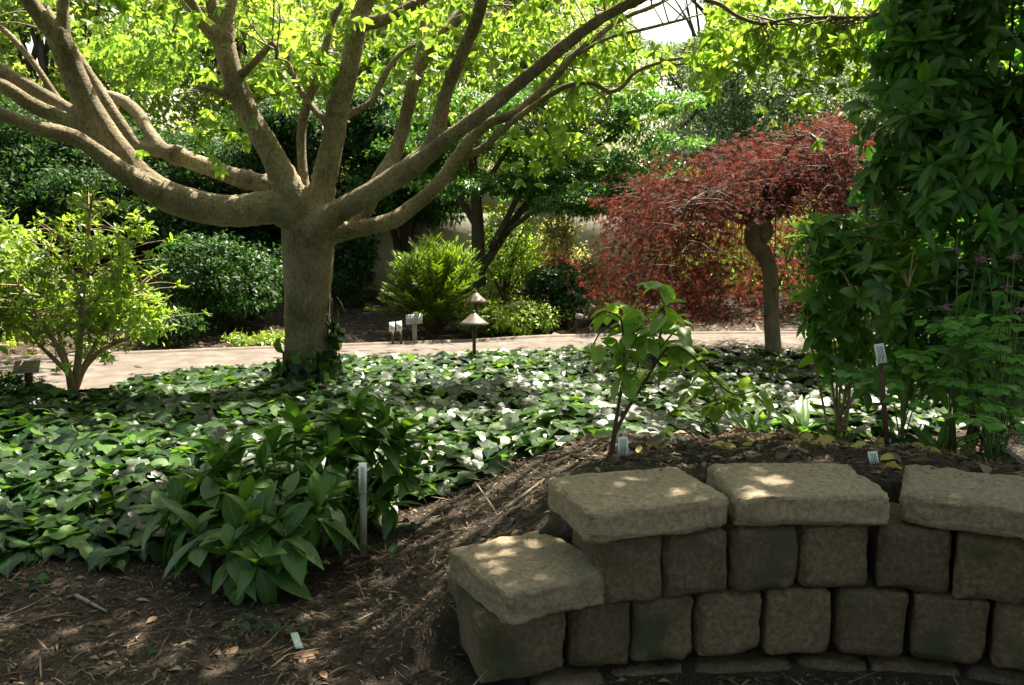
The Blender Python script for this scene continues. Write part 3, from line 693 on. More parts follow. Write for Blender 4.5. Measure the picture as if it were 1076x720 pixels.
# far tree line behind the wall
far = [(-4.5, 15.4, 6.2, 3.8, 'far_leaf', 'sunlit tree just beyond the wall between the left limbs'),
       (-7.6, 15.2, 6.4, 4.0, 'far_leaf', 'sunlit tree just beyond the wall behind the leftmost limbs'),
       (-1.9, 15.6, 5.6, 3.4, 'far_leaf', 'light green tree just beyond the wall right of the upright limbs'),
       (4.6, 21.0, 7.5, 6.5, 'grey_leaf', 'tall pale green tree far beyond the wall above the red maple'),
       (9.0, 22.0, 8.5, 6.5, 'far_leaf', 'tall pale tree far beyond the wall on the right'),
       (0.8, 23.0, 9.5, 6.0, 'far_leaf', 'tall bright tree far beyond the wall at the centre'),
       (-4.2, 24.0, 10.5, 7.0, 'far_leaf', 'tall bright tree far beyond the wall left of centre'),
       (-9.0, 16.5, 8.5, 5.0, 'far_leaf', 'bright green tall tree beyond the wall at the far left'),
       (-5.6, 18.0, 9.5, 5.0, 'far_leaf', 'bright leafy tree beyond the wall left of the large trunk'),
       (-2.6, 19.0, 8.0, 4.6, 'far_leaf', 'sunlit light green tree beyond the wall behind the upright limbs'),
       (0.2, 17.5, 7.2, 4.2, 'far_leaf', 'yellow green tree beyond the wall above the layered tree'),
       (3.9, 16.0, 4.9, 4.8, 'grey_leaf', 'pale grey green small leaved tree rising behind the red maple'),
       (7.2, 15.5, 6.2, 4.8, 'grey_leaf', 'grey green tree behind the right side evergreens'),
       (11.0, 18.0, 9.0, 6.0, 'far_leaf', 'tall green tree at the far right behind the evergreens'),
       (-13.0, 20.0, 9.0, 6.0, 'far_leaf', 'distant green tree past the left edge hedge')]
for (x, y, h_, w_, mt, lb) in far:
    bgtree('background_tree', x, y, h_, w_, .6, lb, M[mt], 330 if mt == 'far_leaf' else 620, 60 if mt == 'far_leaf' else 80, .5, .13 if mt == 'far_leaf' else .085, group='trees beyond the wall')
# dark evergreen masses in front of the wall
dark = [(-9.6, 11.0, 4.4, 3.2, 'dark evergreen tree beyond the left edge of the picture'),
        (-7.2, 11.7, 3.0, 3.0, 'dark evergreen tree at the left edge behind the sunny bush'),
        (-5.6, 12.2, 2.7, 2.6, 'dark evergreen tree behind the lower left limb'),
        (-4.2, 12.3, 2.5, 2.4, 'dark evergreen tree left of the large trunk behind the round shrub'),
        (-2.9, 12.4, 2.7, 2.2, 'dark evergreen tree directly behind the large trunk'),
        (-1.5, 12.6, 3.1, 2.2, 'dark evergreen tree above the bare wall panel right of the large trunk'),
        ]
for (x, y, h_, w_, lb) in dark:
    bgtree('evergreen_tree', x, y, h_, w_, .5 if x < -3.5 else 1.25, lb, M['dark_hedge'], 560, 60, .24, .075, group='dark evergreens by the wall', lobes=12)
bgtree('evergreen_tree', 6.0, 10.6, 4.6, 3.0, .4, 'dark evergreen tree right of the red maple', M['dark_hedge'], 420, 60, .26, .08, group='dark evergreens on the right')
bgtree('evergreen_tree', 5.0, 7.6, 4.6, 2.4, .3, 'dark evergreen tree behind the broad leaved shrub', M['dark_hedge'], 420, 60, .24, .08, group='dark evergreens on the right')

# layered dark tree with a forked trunk
def layered():
    Yt = 11.6; b = at(505, 332, Yt); zb = float(hgt(b[0], Yt))
    t = thing('layered_tree', (b[0], Yt, zb), 'dark trunked tree with horizontal tiers of foliage standing behind the yellow green shrub', 'tree')
    g = Geo()
    def lm(pts, y0, y1): 
        L_ = limb(pts, y0, y1, 5); tube(L_[:, :3], L_[:, 3], 8, g); return L_
    lm([(505, 345, 22), (504, 310, 17), (503, 270, 16), (502, 240, 15), (500, 200, 12), (497, 150, 8), (505, 100, 5)], Yt, Yt)
    ends = []
    for pts, y1 in [([(504, 285, 12), (520, 262, 10), (545, 225, 9), (575, 190, 7), (610, 165, 5), (650, 140, 3)], 11.9), ([(516, 262, 9), (540, 215, 7), (552, 180, 5), (560, 140, 3)], 11.4),
                    ([(545, 222, 7), (590, 205, 5), (640, 200, 4), (690, 195, 2)], 11.2), ([(502, 240, 9), (480, 205, 7), (455, 180, 5), (430, 165, 3)], 11.8), ([(501, 210, 9), (525, 170, 6), (560, 120, 4), (590, 100, 2)], 11.2),
                    ([(500, 200, 8), (490, 150, 6), (470, 110, 3)], 11.2), ([(530, 245, 6), (575, 215, 5), (620, 215, 3), (650, 222, 2)], 11.0), ([(575, 190, 6), (620, 150, 4), (670, 120, 3), (710, 110, 2)], 12.4)]:
        ends.append(lm(pts, Yt, y1))
    g.build('trunk', M['bark_dark'], t)
    es = []
    for L_ in ends:
        for k in (len(L_) // 2, 3 * len(L_) // 4, len(L_) - 1):
            es.append((L_[k, :3] + np.array([0, 0, .05]), (.55, .6, .11)))
    for (px, py) in [(440, 150), (600, 130), (650, 170), (560, 165), (690, 150), (620, 190), (540, 110), (660, 100), (590, 180), (700, 180), (470, 170), (630, 120), (610, 90), (560, 90), (690, 110), (465, 130), (500, 150), (520, 190), (480, 195), (550, 200), (640, 205), (600, 215), (670, 215), (520, 120)]:
        es.append((at(px, py, Yt + rng.normal(0, .5)), (.55, .6, .12)))
    foliage(es, 1150, 42, .17, .065, LT2, M['layer_leaf'], t, 1.1, .2, None, 'crown', .35, .1)
layered()

# weeping red maple
def red_maple():
    Yt = 8.15; b = at(813, 374, Yt); zb = float(hgt(b[0], Yt))
    t = thing('red_maple', (b[0], Yt, zb), 'weeping cut leaf red maple with a twisted trunk beside the path', 'tree')
    g = Geo()
    def lm(pts, y0, y1, n=5, s=9): 
        L_ = limb(pts, y0, y1, n); tube(L_[:, :3], L_[:, 3], s, g); return L_
    tk = lm([(815, 400, 28), (813, 372, 20), (811, 340, 18), (810, 310, 18), (809, 285, 18), (803, 268, 19), (793, 257, 19), (790, 246, 18), (793, 237, 16), (802, 235, 16), (806, 244, 15), (801, 252, 14)], Yt, Yt - .05, 6, 12)
    es = []; ctr = at(800, 236, Yt)
    # main arching boughs out from the top
    nb = 17
    for k in range(nb):
        a = k / nb * 6.283 + rng.normal(0, .12); a += .35 if abs(math.sin(a) + 1) < .04 else 0; rr = rng.uniform(.95, 1.45); hi = rng.uniform(.28, .75) * (.62 if math.cos(a) < -.2 else 1.05)
        if math.cos(a) > 0: rr *= 1.1
        q = [ctr, ctr + np.array([math.cos(a) * rr * .25, math.sin(a) * rr * .2, hi * .6]), ctr + np.array([math.cos(a) * rr * .6, math.sin(a) * rr * .5, hi * .9]), ctr + np.array([math.cos(a) * rr * .92, math.sin(a) * rr * .8, hi * .45]), ctr + np.array([math.cos(a) * rr * 1.08, math.sin(a) * rr * .95, -.25 - .35 * rng.random()])]
        q = np.array(q); q[1:-1] += rng.normal(0, .05, (3, 3))
        c_ = crom(q, 5); c_ = c_ + np.cumsum(rng.normal(0, .008, c_.shape), 0); gb = Geo(); tube(c_, np.linspace(.030, .004, len(c_)), 6, gb, False)
        for m in range(6, len(c_), 1):
            p = c_[m]
            for s_ in range(2):
                o_ = p + np.array([rng.normal(0, .28), rng.normal(0, .28), rng.normal(-.02, .07)])
                tube(crom([p, (p + o_) / 2 + np.array([0, 0, .05]), o_], 2), np.linspace(.005, .002, 5), 4, gb, False)
                es.append(o_)
        gb.build('bough', M['stem_brown'], t)
    g.build('trunk', M['bark_grey'], t)
    es = np.array(es)
    es = np.concatenate([es, es + rng.normal(0, .12, es.shape), es + rng.normal(0, .14, es.shape) * np.array([1, 1, .5])])
    # cap of the dome and the taller tuft on the right
    for (px, py, sx, sy, nn) in [(868, 140, 26, 9, 60), (876, 130, 14, 5, 26), (800, 150, 30, 6, 16), (885, 150, 40, 10, 50), (760, 165, 60, 10, 50), (840, 165, 60, 12, 60), (700, 190, 40, 10, 40), (900, 170, 40, 15, 50), (660, 230, 25, 18, 50), (650, 270, 22, 30, 60), (700, 260, 40, 40, 150), (735, 300, 30, 25, 90), (690, 310, 28, 18, 70), (850, 260, 40, 45, 80), (900, 230, 40, 40, 60), (770, 330, 20, 12, 16), (640, 300, 18, 22, 30)]:
        e2 = np.array([at(px + rng.normal(0, sx * .6), py + rng.normal(0, sy * .6), Yt + rng.normal(0, .5)) for _ in range(nn)]); es = np.concatenate([es, e2])
    lt = [lobes_t(np.radians([-100, -62, -30, 0, 30, 62, 100]), [.55, .8, .95, 1, .95, .8, .55], .17, .5), lobes_t(np.radians([-80, -40, 0, 40, 80]), [.6, .9, 1, .9, .6], .2, .8)]
    lowf = (es[:, 2] < ctr[2] + .12) & (es[:, 1] < Yt + .1)
    ex, ey = proj(es)
    es = es[~(lowf & (abs(ex - 812) < 50) & (rng.random(len(es)) < .93))]; ex, ey = proj(es); es = es[~((es[:, 2] < ctr[2]) & (rng.random(len(es)) < .25))]
    bk = np.array([at(px, py, Yt + yy) for px, py, yy in zip(rng.uniform(690, 930, 190), rng.uniform(225, 325, 190), rng.uniform(.5, 1.15, 190))]); es = np.concatenate([es, bk])
    per = 9; P = np.repeat(es, per, 0); m = len(P)
    P = P + rng.normal(0, 1, (m, 3)) * np.array([.085, .085, .045]); P[:, 2] -= .03
    P[:, 2] = np.maximum(P[:, 2], .28)
    D = nrm(P - (ctr - np.array([0, 0, .5]))) * .8 + rng.normal(0, .5, (m, 3)); D[:, 2] -= .8
    N = np.array([0, 0, 1.0]) + nrm(P - ctr) * .5 + rng.normal(0, .35, (m, 3))
    gg = Geo(); scatter(gg, lt, P, D, N,   .043 * rng.uniform(.7, 1.3, m)); setp(gg.build('crown', M['red_leaf'], t), kind='stuff')
red_maple()

# shrubs beyond the path
shrub('round_shrub', 236, 10.3, 1.75, 1.15, 'broad dark green round shrub behind the path left of the large trunk', 'shrub', M['evergreen'], 420, 36, .13, .062)
shrub('evergreen_shrub', 366, 11.9, .8, 1.25, 'dark upright shrub showing just right of the large trunk', 'shrub', M['evergreen'], 200, 34, .13, .06)
shrub('round_shrub', 586, 10.5, .98, .80, 'compact dark green rounded shrub behind the bright low shrub', 'shrub', M['evergreen'], 260, 34, .09, .045)
shrub('low_shrub', 540, 9.95, 1.35, .40, 'low bright yellow green spreading shrub at the path edge', 'shrub', M['bright_shrub'], 280, 26, .10, .055, NEEDLE + LT2, .7)
shrub('loose_bush', 530, 12.0, .95, 1.4, 'loose olive green bush behind the dark forked trunk', 'bush', M['left_bush'], 150, 24, .2, .06, up=.4)
shrub('sun_paled_bush', 588, 11.7, .75, 1.35, 'light yellow bush with sunlight painted pale into its leaves before the concrete wall', 'bush', M['sun_paled_bush'], 130, 26, .16, .06)
shrub('loose_bush', 730, 11.6, 1.5, 1.5, 'loose olive bush before the wall seen through the left of the red maple', 'bush', M['left_bush'], 190, 26, .2, .06)
shrub('loose_bush', 815, 11.8, 1.7, 1.6, 'loose green bush before the wall behind the twisted maple trunk', 'bush', M['far_leaf'], 190, 26, .2, .06)
shrub('low_shrub', 170, 9.2, .7, .42, 'small green shrub at the path edge below the sunny bush', 'shrub', M['evergreen'], 90, 26, .1, .05)
shrub('ground_plant', 268, 9.15, .7, .16, 'straggling pale green ground plant beside the path left of the trunk', 'plant', M['bright_shrub'], 60, 14, .09, .06, NEEDLE + LT2, .4)
shrub('low_shrub', 12, 6.75, .34, .22, 'tiny dark shrub beside the weathered sign at the left edge', 'shrub', M['evergreen'], 50, 24, .05, .035)
shrub('low_shrub', 640, 10.9, 1.0, .55, 'low russet shrub under the weeping maple beyond the path', 'shrub', M['sun_paled_bush'], 120, 22, .1, .05)
shrub('round_shrub', 900, 11.0, 2.2, 1.3, 'dark shrub beyond the path seen under the red maple', 'shrub', M['evergreen'], 300, 30, .15, .065)

# feathery yew-like shrub with arching sprays
def feathery():
    Yt = 10.0; b = gnd(455, 362, 0.05); x = (456 - 538) / FPX * Yt
    t = thing('feathery_shrub', (x, Yt, 0), 'feathery yellow green shrub of arching sprays beside the small plaque sign', 'shrub')
    g = Geo(); gl = Geo()
    for k in range(190):
        a = rng.uniform(0, 6.28); up = rng.uniform(.15, 1.0) ** .8; ln = rng.uniform(.75, 1.05)
        d = np.array([math.cos(a) * (1 - up * .75), math.sin(a) * (1 - up * .75) * .9, up]); d /= np.linalg.norm(d)
        e = np.array([x, Yt, .08]) + d * ln * np.array([.72, .72, 1.0]); m = np.array([x, Yt, .05]) + d * ln * .5 * np.array([.6, .6, 1.15])
        c_ = crom([np.array([x, Yt, 0]), m, e + np.array([0, 0, -.08 * (1 - up)])], 9); tube(c_, np.linspace(.009, .003, len(c_)), 4, g, False)
        T = nrm(np.gradient(c_, axis=0)); 
        for sgn in (1, -1):
            i0 = 5; P = np.repeat(c_[i0:], 3, 0) + rng.normal(0, .012, ((len(c_) - i0) * 3, 3)); TT = np.repeat(T[i0:], 3, 0)
            side = nrm(np.cross(TT, np.array([0, 0, 1.0])) + 1e-3) * sgn
            scatter(gl, NEEDLE, P, TT * .8 + side * rng.uniform(.5, 1, (len(P), 1)) + np.array([0, 0, .25]), np.array([0, 0, 1.0]) + rng.normal(0, .3, P.shape), .095 * rng.uniform(.7, 1.2, len(P)))
    g.build('stem', M['stem_brown'], t); setp(gl.build('foliage', M['yellow_shrub'], t), kind='stuff')
feathery()

# sunlit multi-stemmed bush on the left
def left_bush():
    Yt = 6.75; b = at(76, 410, Yt); b[2] = 0
    t = thing('sunny_bush', tuple(b), 'sunlit light green bush with bare tan stems at the left of the path', 'bush')
    tips_ = []; 
    main = [[(76, 412, 9), (70, 385, 7), (52, 350, 5), (38, 330, 4), (20, 300, 3)], [(77, 412, 10), (82, 380, 8), (85, 340, 6), (88, 300, 5), (92, 250, 4), (96, 210, 3)], [(78, 412, 8), (90, 385, 6), (112, 365, 5), (135, 355, 4), (155, 340, 3)],
            [(80, 400, 6), (110, 345, 4), (130, 320, 3), (150, 300, 2.5)], [(75, 400, 6), (60, 340, 4), (60, 300, 3), (50, 265, 2.5)], [(84, 350, 5), (110, 300, 4), (128, 270, 3), (120, 240, 2)], [(72, 392, 6), (40, 360, 4), (10, 320, 3), (-20, 290, 2)], [(88, 310, 4), (70, 270, 3), (65, 240, 2)]]
    for m in main:
        L_ = limb(m, Yt, Yt + rng.normal(0, .3), 6); g = Geo(); tube(L_[:, :3], L_[:, 3], 7, g); 
        for k in range(len(L_) // 3, len(L_)):
            for s_ in range(3):
                e = L_[k, :3] + np.array([rng.normal(0, .16), rng.normal(0, .2), rng.normal(.05, .08)])
                tube(crom([L_[k, :3], (L_[k, :3] + e) / 2 + np.array([0, 0, .02]), e], 2), np.linspace(.005, .002, 5), 4, g, False); tips_.append(e)
        g.build('stem', M['stem_tan'], t)
    tips_ = np.array(tips_)
    g = Geo(); whorl(tips_, np.array([0, 0, 1.0]) + rng.normal(0, .6, tips_.shape), 7, 1.0, .055, g, LT3, .1)
    es = [(at(px, py, Yt + rng.normal(0, .25)), (rx * PX(Yt), rx * PX(Yt), ry * PX(Yt))) for px, py, rx, ry in [(30, 290, 40, 22), (20, 255, 30, 14), (60, 320, 40, 16), (110, 300, 26, 14), (145, 325, 26, 18), (95, 260, 20, 14), (95, 215, 16, 12), (130, 285, 20, 14), (100, 335, 35, 12), (40, 340, 30, 16), (145, 240, 14, 10), (150, 345, 20, 10), (0, 320, 30, 25), (105, 365, 16, 8)]]
    foliage(es, 230, 22, .09, .056, LT3, M['left_bush'], t, .9, .3)
    setp(g.build('foliage', M['left_bush'], t), kind='stuff')
left_bush()
shrub('loose_bush', -45, 6.6, 1.3, 1.5, 'bright large leaved bush cut by the left edge of the picture', 'bush', M['left_bush'], 170, 24, .16, .075, LT3)

# ------------------------------------------------------------------ right side: broad-leaved evergreen, mid shrub
def shoots(name_t, base_, label, cat, regions, k, leaf, temps, mat, stem_mat, spread=1.05, droop=.25, nst=18, r0=.02):
    t = thing(name_t, base_, label, cat)
    P = []
    for (c_, r_, n_) in regions: P.append(ell(n_, c_, r_, .25))
    P = np.concatenate(P); g = Geo(); gs = Geo(); A = []
    b0 = np.array(base_)
    hubs = P[rng.choice(len(P), nst, replace=False)]
    for h_ in hubs:
        b = b0 + np.array([rng.normal(0, r0 * 3), rng.normal(0, r0 * 3), -.03]); m = b + (h_ - b) * .5 + np.array([rng.normal(0, .06), rng.normal(0, .06), .12])
        tube(crom([b, m, h_], 5), np.linspace(r0, r0 * .35, 11), 7, gs)
    axis_pts = np.concatenate([crom([b0, b0 + (h_ - b0) * .5 + np.array([0, 0, .12]), h_], 5)[3:] for h_ in hubs])
    for p in P:
        i = np.argmin(((axis_pts - p) ** 2).sum(1)); q = axis_pts[i]; a = p - q
        a = a / (np.linalg.norm(a) + 1e-6) + np.array([0, 0, .5]); A.append(a)
        if np.linalg.norm(p - q) < .55: tube(crom([q, (p + q) / 2 + np.array([0, 0, .03]), p], 2), np.linspace(.006, .0025, 5), 4, gs, False)
    A = np.array(A); whorl(P, A, k, spread, leaf, g, temps, droop, .4)
    gs.build('stem', M[stem_mat], t); setp(g.build('foliage', mat, t), kind='stuff'); return t
bx, by = 2.55, 5.1
shoots('broadleaf_shrub', (bx + .3, by + .3, float(hgt(bx + .3, by + .3))), 'tall dark broad leaved evergreen shrub filling the right edge', 'shrub',
       [((2.75, 5.1, 1.4), (.72, .7, .9), 330), ((2.85, 5.1, 2.4), (.72, .7, .9), 310), ((2.9, 5.2, 3.6), (1.2, 1.0, .8), 330), ((3.5, 5.4, 2.6), (.7, .8, 1.2), 150), ((2.35, 4.9, 1.75), (.28, .4, .4), 60), ((2.3, 5.0, 2.5), (.25, .3, .5), 90), (at(940, 105, 5.0), (.18, .3, .4), 34), (at(955, 30, 5.1), (.2, .3, .3), 26), (at(935, 190, 5.1), (.16, .3, .22), 26), (at(915, 235, 5.3), (.14, .3, .15), 18), ((2.6, 4.9, 4.5), (1.7, 1.4, .8), 520), ((2.55, 5.0, .75), (.65, .55, .45), 230)],  # highest wide clump is added above the frame to shade wall and soil
       8, .118, LNARROW + LT5[:1], M['evergreen_near'], 'bark_dark', 1.05, .3, 13, .010)
mx_, my_ = at(880, 440, 4.75)[0], 4.75
shoots('leafy_shrub', (mx_, my_, float(hgt(mx_, my_))), 'mid green leafy shrub in front of the dark evergreen above the wall', 'shrub',
       [(at(880, 260, 4.7), (.20, .25, .16), 26), (at(905, 300, 4.6), (.22, .25, .22), 34), (at(868, 330, 4.7), (.13, .2, .2), 20), (at(890, 380, 4.7), (.15, .2, .22), 20), (at(855, 250, 4.8), (.13, .2, .12), 10), (at(935, 260, 4.8), (.2, .2, .2), 20)],
       7, .10, LT5, M['midshrub'], 'stem_tan', 1.15, .2, 9, .008)

# ------------------------------------------------------------------ ivy ground cover
poly = [gnd(-90, 615), gnd(0, 602), gnd(60, 594), gnd(150, 588), gnd(230, 580), gnd(330, 560), gnd(420, 540), gnd(470, 522, .05), gnd(540, 500, .1), gnd(600, 488, .2), gnd(650, 478, .25), gnd(700, 466, .25), gnd(760, 450, .25), gnd(830, 437, .25), gnd(900, 425, .25), gnd(980, 415, .25)]
front = np.array([[p[0], p[1]] for p in poly])
def ivy_area():
    back = np.array([[q[0], q[1] - .05] for q in ne])
    return front, back
fr_, bk_ = ivy_area()
def in_ivy(x, y):
    fy = np.interp(x, fr_[:, 0], fr_[:, 1]); byy = np.interp(x, bk_[:, 0], bk_[:, 1])
    # keep the left bush's foot and the sign clear
    clear = (x < -3.0) & (y > 6.45)
    return (y > fy + .04 * np.sin(x * 9) + .03 * np.sin(x * 23)) & (y < byy) & ~clear
n = 60000
xs = rng.uniform(-6.2, 4.2, n); ys = rng.uniform(3.3, 9.0, n)
ok = in_ivy(xs, ys); xs, ys = xs[ok], ys[ok]
keep = rng.random(len(xs)) < np.clip(.72 - (ys - 3.6) * .05, .42, .62); xs, ys = xs[keep], ys[keep]
hh = np.array([.5 + .5 * mnoise.noise(Vector((a * 1.6, b * 1.6, 5))) + .3 * mnoise.noise(Vector((a * 4.5, b * 4.5, 9))) for a, b in zip(xs, ys)])
edge = np.clip((ys - np.interp(xs, fr_[:, 0], fr_[:, 1])) / .5, .15, 1)
lay = rng.random(len(xs)) ** .6
z = hgt(xs, ys) + .03 + (.07 + .17 * np.clip(hh, 0, 1.2)) * edge * lay * np.interp(ys, [4, 6.5, 8], [1.1, .8, .5])
P = np.stack([xs, ys, z], 1); m = len(P)
az = rng.uniform(0, 6.28, m); D = np.stack([np.cos(az), np.sin(az) * .8 - .35, -.16 + rng.normal(0, .13, m)], 1)
N = np.array([0, -.03, 1.0]) + rng.normal(0, .21, (m, 3))
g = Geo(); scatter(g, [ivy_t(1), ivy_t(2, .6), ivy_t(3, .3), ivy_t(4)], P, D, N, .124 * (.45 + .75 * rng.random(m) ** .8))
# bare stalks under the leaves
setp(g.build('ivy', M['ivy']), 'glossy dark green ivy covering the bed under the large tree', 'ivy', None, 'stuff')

# ivy climbing the foot of the trunk
cl = thing('climbing_ivy', (trunk_c[0][0], TY - .25, 0), 'ivy climbing the foot of the large tree trunk', 'ivy')
P = []; N = []
for k in range(210):
    a = rng.uniform(-math.pi, 0.25); zz = .03 + abs(rng.normal(0, .15)) + (.35 * rng.random() if a > -.7 else 0) * 1.2
    if zz > 1.0: continue
    i = np.argmin(abs(trunk_c[:, 2] - zz)); r_ = trunk_c[i, 3] + .03 + rng.random() * .05
    if zz > .38 and -2.4 < a < -.55: continue
    d = np.array([math.cos(a), math.sin(a), 0]); P.append(np.array([trunk_c[i, 0], TY, zz]) + d * r_); N.append(d + np.array([0, 0, .5]))
P = np.array(P); N = np.array(N) + rng.normal(0, .3, (len(P), 3)); D = np.array([0, 0, -.8]) + rng.normal(0, .5, (len(P), 3))
g = Geo(); scatter(g, [ivy_t(5), ivy_t(6, .7)], P, D, N, .105 * rng.uniform(.6, 1.2, len(P))); setp(g.build('foliage', M['ivy'], cl), kind='stuff')
g = Geo()
for a in (.1, -.3, -.9, -2.7):
    q = [[trunk_c[np.argmin(abs(trunk_c[:, 2] - zz)), 0] + math.cos(a + .1 * math.sin(zz * 9)) * (trunk_c[np.argmin(abs(trunk_c[:, 2] - zz)), 3] + .008), TY + math.sin(a) * (trunk_c[np.argmin(abs(trunk_c[:, 2] - zz)), 3] + .008), zz] for zz in np.linspace(.02, .75 if a > -.5 else .35, 6)]
    tube(crom(q, 4), .006, 5, g)
g.build('stem', M['stem_brown'], cl)

# ------------------------------------------------------------------ hellebore in the foreground
def hellebore():
    b = gnd(300, 612, 0)
    t = thing('leafy_clump', (b[0], b[1], 0), 'big clump of broad green leaves in front of the ivy around the tall grey marker', 'plant')
    gs = Geo(); gl = Geo()
    heads = [(225, 545, 3.55), (245, 520, 3.7), (275, 500, 3.75), (300, 530, 3.5), (330, 505, 3.65), (350, 480, 3.8), (390, 470, 3.9), (420, 485, 3.95), (395, 520, 3.75), (265, 560, 3.35), (300, 570, 3.3), (335, 545, 3.4), (240, 585, 3.25), (205, 570, 3.4), (355, 450, 3.95), (375, 435, 4.0), (430, 505, 3.95), (410, 545, 3.75), (285, 480, 3.9), (250, 500, 3.95), (215, 515, 3.8), (320, 470, 4.0), (345, 530, 3.55), (370, 500, 3.7), (270, 600, 3.2), (190, 545, 3.6), (175, 548, 3.65), (195, 560, 3.5), (225, 500, 3.8), (260, 540, 3.5), (290, 555, 3.4), (320, 520, 3.7), (340, 470, 3.95), (250, 570, 3.35), (310, 455, 4.0), (405, 455, 4.0), (365, 460, 3.85), (235, 480, 3.95), (200, 525, 3.75), (385, 545, 3.7), (425, 460, 4.05), (370, 530, 3.65)]
    for (px, py, Yh) in heads:
        if px > 350: Yh = max(Yh, 3.95)
        h_ = at(px, py - 8, Yh); z = max(h_[2], .14); h_ = np.array([h_[0], h_[1], z])
        foot = np.array([b[0] + (h_[0] - b[0]) * .45, b[1] + .12 + (h_[1] - b[1] - .1) * .5, -.01])
        m = foot + (h_ - foot) * np.array([.35, .35, .6]); c_ = crom([foot, m, h_], 6); tube(c_, np.linspace(.007, .004, len(c_)), 6, gs)
        ax = h_ - m; ax = ax / np.linalg.norm(ax); k = rng.integers(7, 10)
        whorl([h_], [ax * .7 + np.array([0, 0, .6])], int(k), 1.3, .17, gl, LT5, .38, .32)
        whorl([h_ + np.array([0, 0, .02])], [ax * .4 + np.array([0, 0, .8])], 4, .7, .14, gl, LT5, .0, .2)
    gs.build('stem', M['stem_green'], t); setp(gl.build('foliage', M['hellebore'], t), kind='stuff')
    # narrower fringe plant to the right
    b2 = gnd(445, 500, .03); t2 = thing('leafy_plant', (b2[0], b2[1], .03), 'small leafy plant between the broad leaved clump and the bare soil bank', 'plant')
    P = np.array([at(px, py, b2[1] + rng.normal(0, .1)) for px, py in [(440, 470), (455, 480), (430, 490), (460, 500), (445, 505), (470, 490), (425, 510), (450, 460)]]); gs = Geo(); gl = Geo()
    for p in P: tube(crom([b2 + np.array([rng.normal(0, .03), 0, -.01]), (b2 + p) / 2 + np.array([0, 0, .03]), p], 3), .003, 5, gs)
    whorl(P, np.array([0, 0, 1.0]) + rng.normal(0, .25, P.shape), 6, 1.1, .10, gl, LT5, .15); gs.build('stem', M['stem_green'], t2); setp(gl.build('foliage', M['hellebore'], t2), kind='stuff')
hellebore()

# ------------------------------------------------------------------ sapling above the wall
def sapling():
    Yt = 3.62; b = at(640, 494, Yt); zb = float(hgt(b[0], Yt)); 
    t = thing('sapling', (b[0], Yt, zb), 'young sapling with fresh oval leaves and thin brown stems behind the left capstone', 'sapling')
    st = [[(640, 512, 7), (641, 490, 6.5), (645, 458, 6), (650, 425, 4), (656, 388, 3.5), (655, 360, 3), (652, 335, 2.5), (640, 328, 2)], [(644, 460, 5), (658, 432, 4.5), (672, 410, 4), (688, 382, 3.5), (694, 350, 3), (698, 325, 2.5), (692, 300, 2)],
          [(686, 386, 3.2), (702, 366, 3), (720, 368, 2.8), (745, 393, 2.5), (770, 414, 2), (796, 410, 1.6)], [(652, 350, 2.2), (635, 345, 2), (620, 368, 1.6)], [(690, 370, 2.5), (712, 345, 2), (720, 340, 1.6)], [(650, 415, 3), (670, 385, 2.4), (675, 350, 2)], [(745, 393, 2), (752, 415, 1.6), (752, 428, 1.4)]]
    ys_ = [(0, -.05), (0, .08), (0, -.25), (0, .1), (.0, .15), (0, .12), (-.12, -.2)]
    for s_, (a, b_) in zip(st, ys_):
        L_ = limb(s_, Yt + a, Yt + b_, 5); g = Geo(); tube(L_[:, :3], L_[:, 3], 7, g); g.build('stem', M['stem_brown'], t)
    nodes = [(691, 298), (699, 318), (640, 326), (655, 333), (618, 368), (662, 350), (688, 348), (702, 336), (715, 342), (650, 366), (640, 378), (722, 362), (732, 372), (668, 372), (692, 372), (742, 388), (736, 408), (752, 425), (764, 415), (777, 416), (792, 410), (657, 384), (676, 352), (708, 358), (680, 385)]
    P = np.array([at(px, py, Yt + rng.normal(0, .08)) for px, py in nodes]); A = np.array([0, 0, 1.0]) + rng.normal(0, .35, P.shape)
    gl = Geo(); P = np.concatenate([P, P + rng.normal(0, .035, P.shape)]); A = np.concatenate([A, A]); whorl(P, A, 4, 1.3, .09, gl, LT5t, .38, .25); setp(gl.build('foliage', M['sapling'], t), kind='stuff')
LT5t = [leaf_t(.54, 6, .14, .25, .55, .8), leaf_t(.58, 6, .18, .4, .55, .8)]
sapling()

# ------------------------------------------------------------------ strap-leaved plants, columbines
def strap(px, py, Yt, n_, ln, label):
    b = at(px, py, Yt); z = hz(b[0], Yt); b = np.array([b[0], Yt, z])
    t = thing('strap_plant', tuple(b), label, 'plant', 'strap leaved plants beyond the soil bed')
    g = Geo(); P = np.repeat(b[None], n_, 0) + rng.normal(0, .02, (n_, 3)) * np.array([1, 1, .2]); a = rng.uniform(0, 6.28, n_)
    D = np.stack([np.cos(a) * .8, np.sin(a) * .8, rng.uniform(.5, 1.6, n_)], 1); N = np.stack([-np.cos(a), -np.sin(a), np.full(n_, .9)], 1)
    scatter(g, [leaf_t(.17, 7, .2, .35, .45), leaf_t(.2, 7, .2, .55, .45)], P, D, N, ln * rng.uniform(.6, 1.15, n_)); setp(g.build('foliage', M['midshrub' if rng.random() < .5 else 'evergreen_near'], t), kind='stuff')
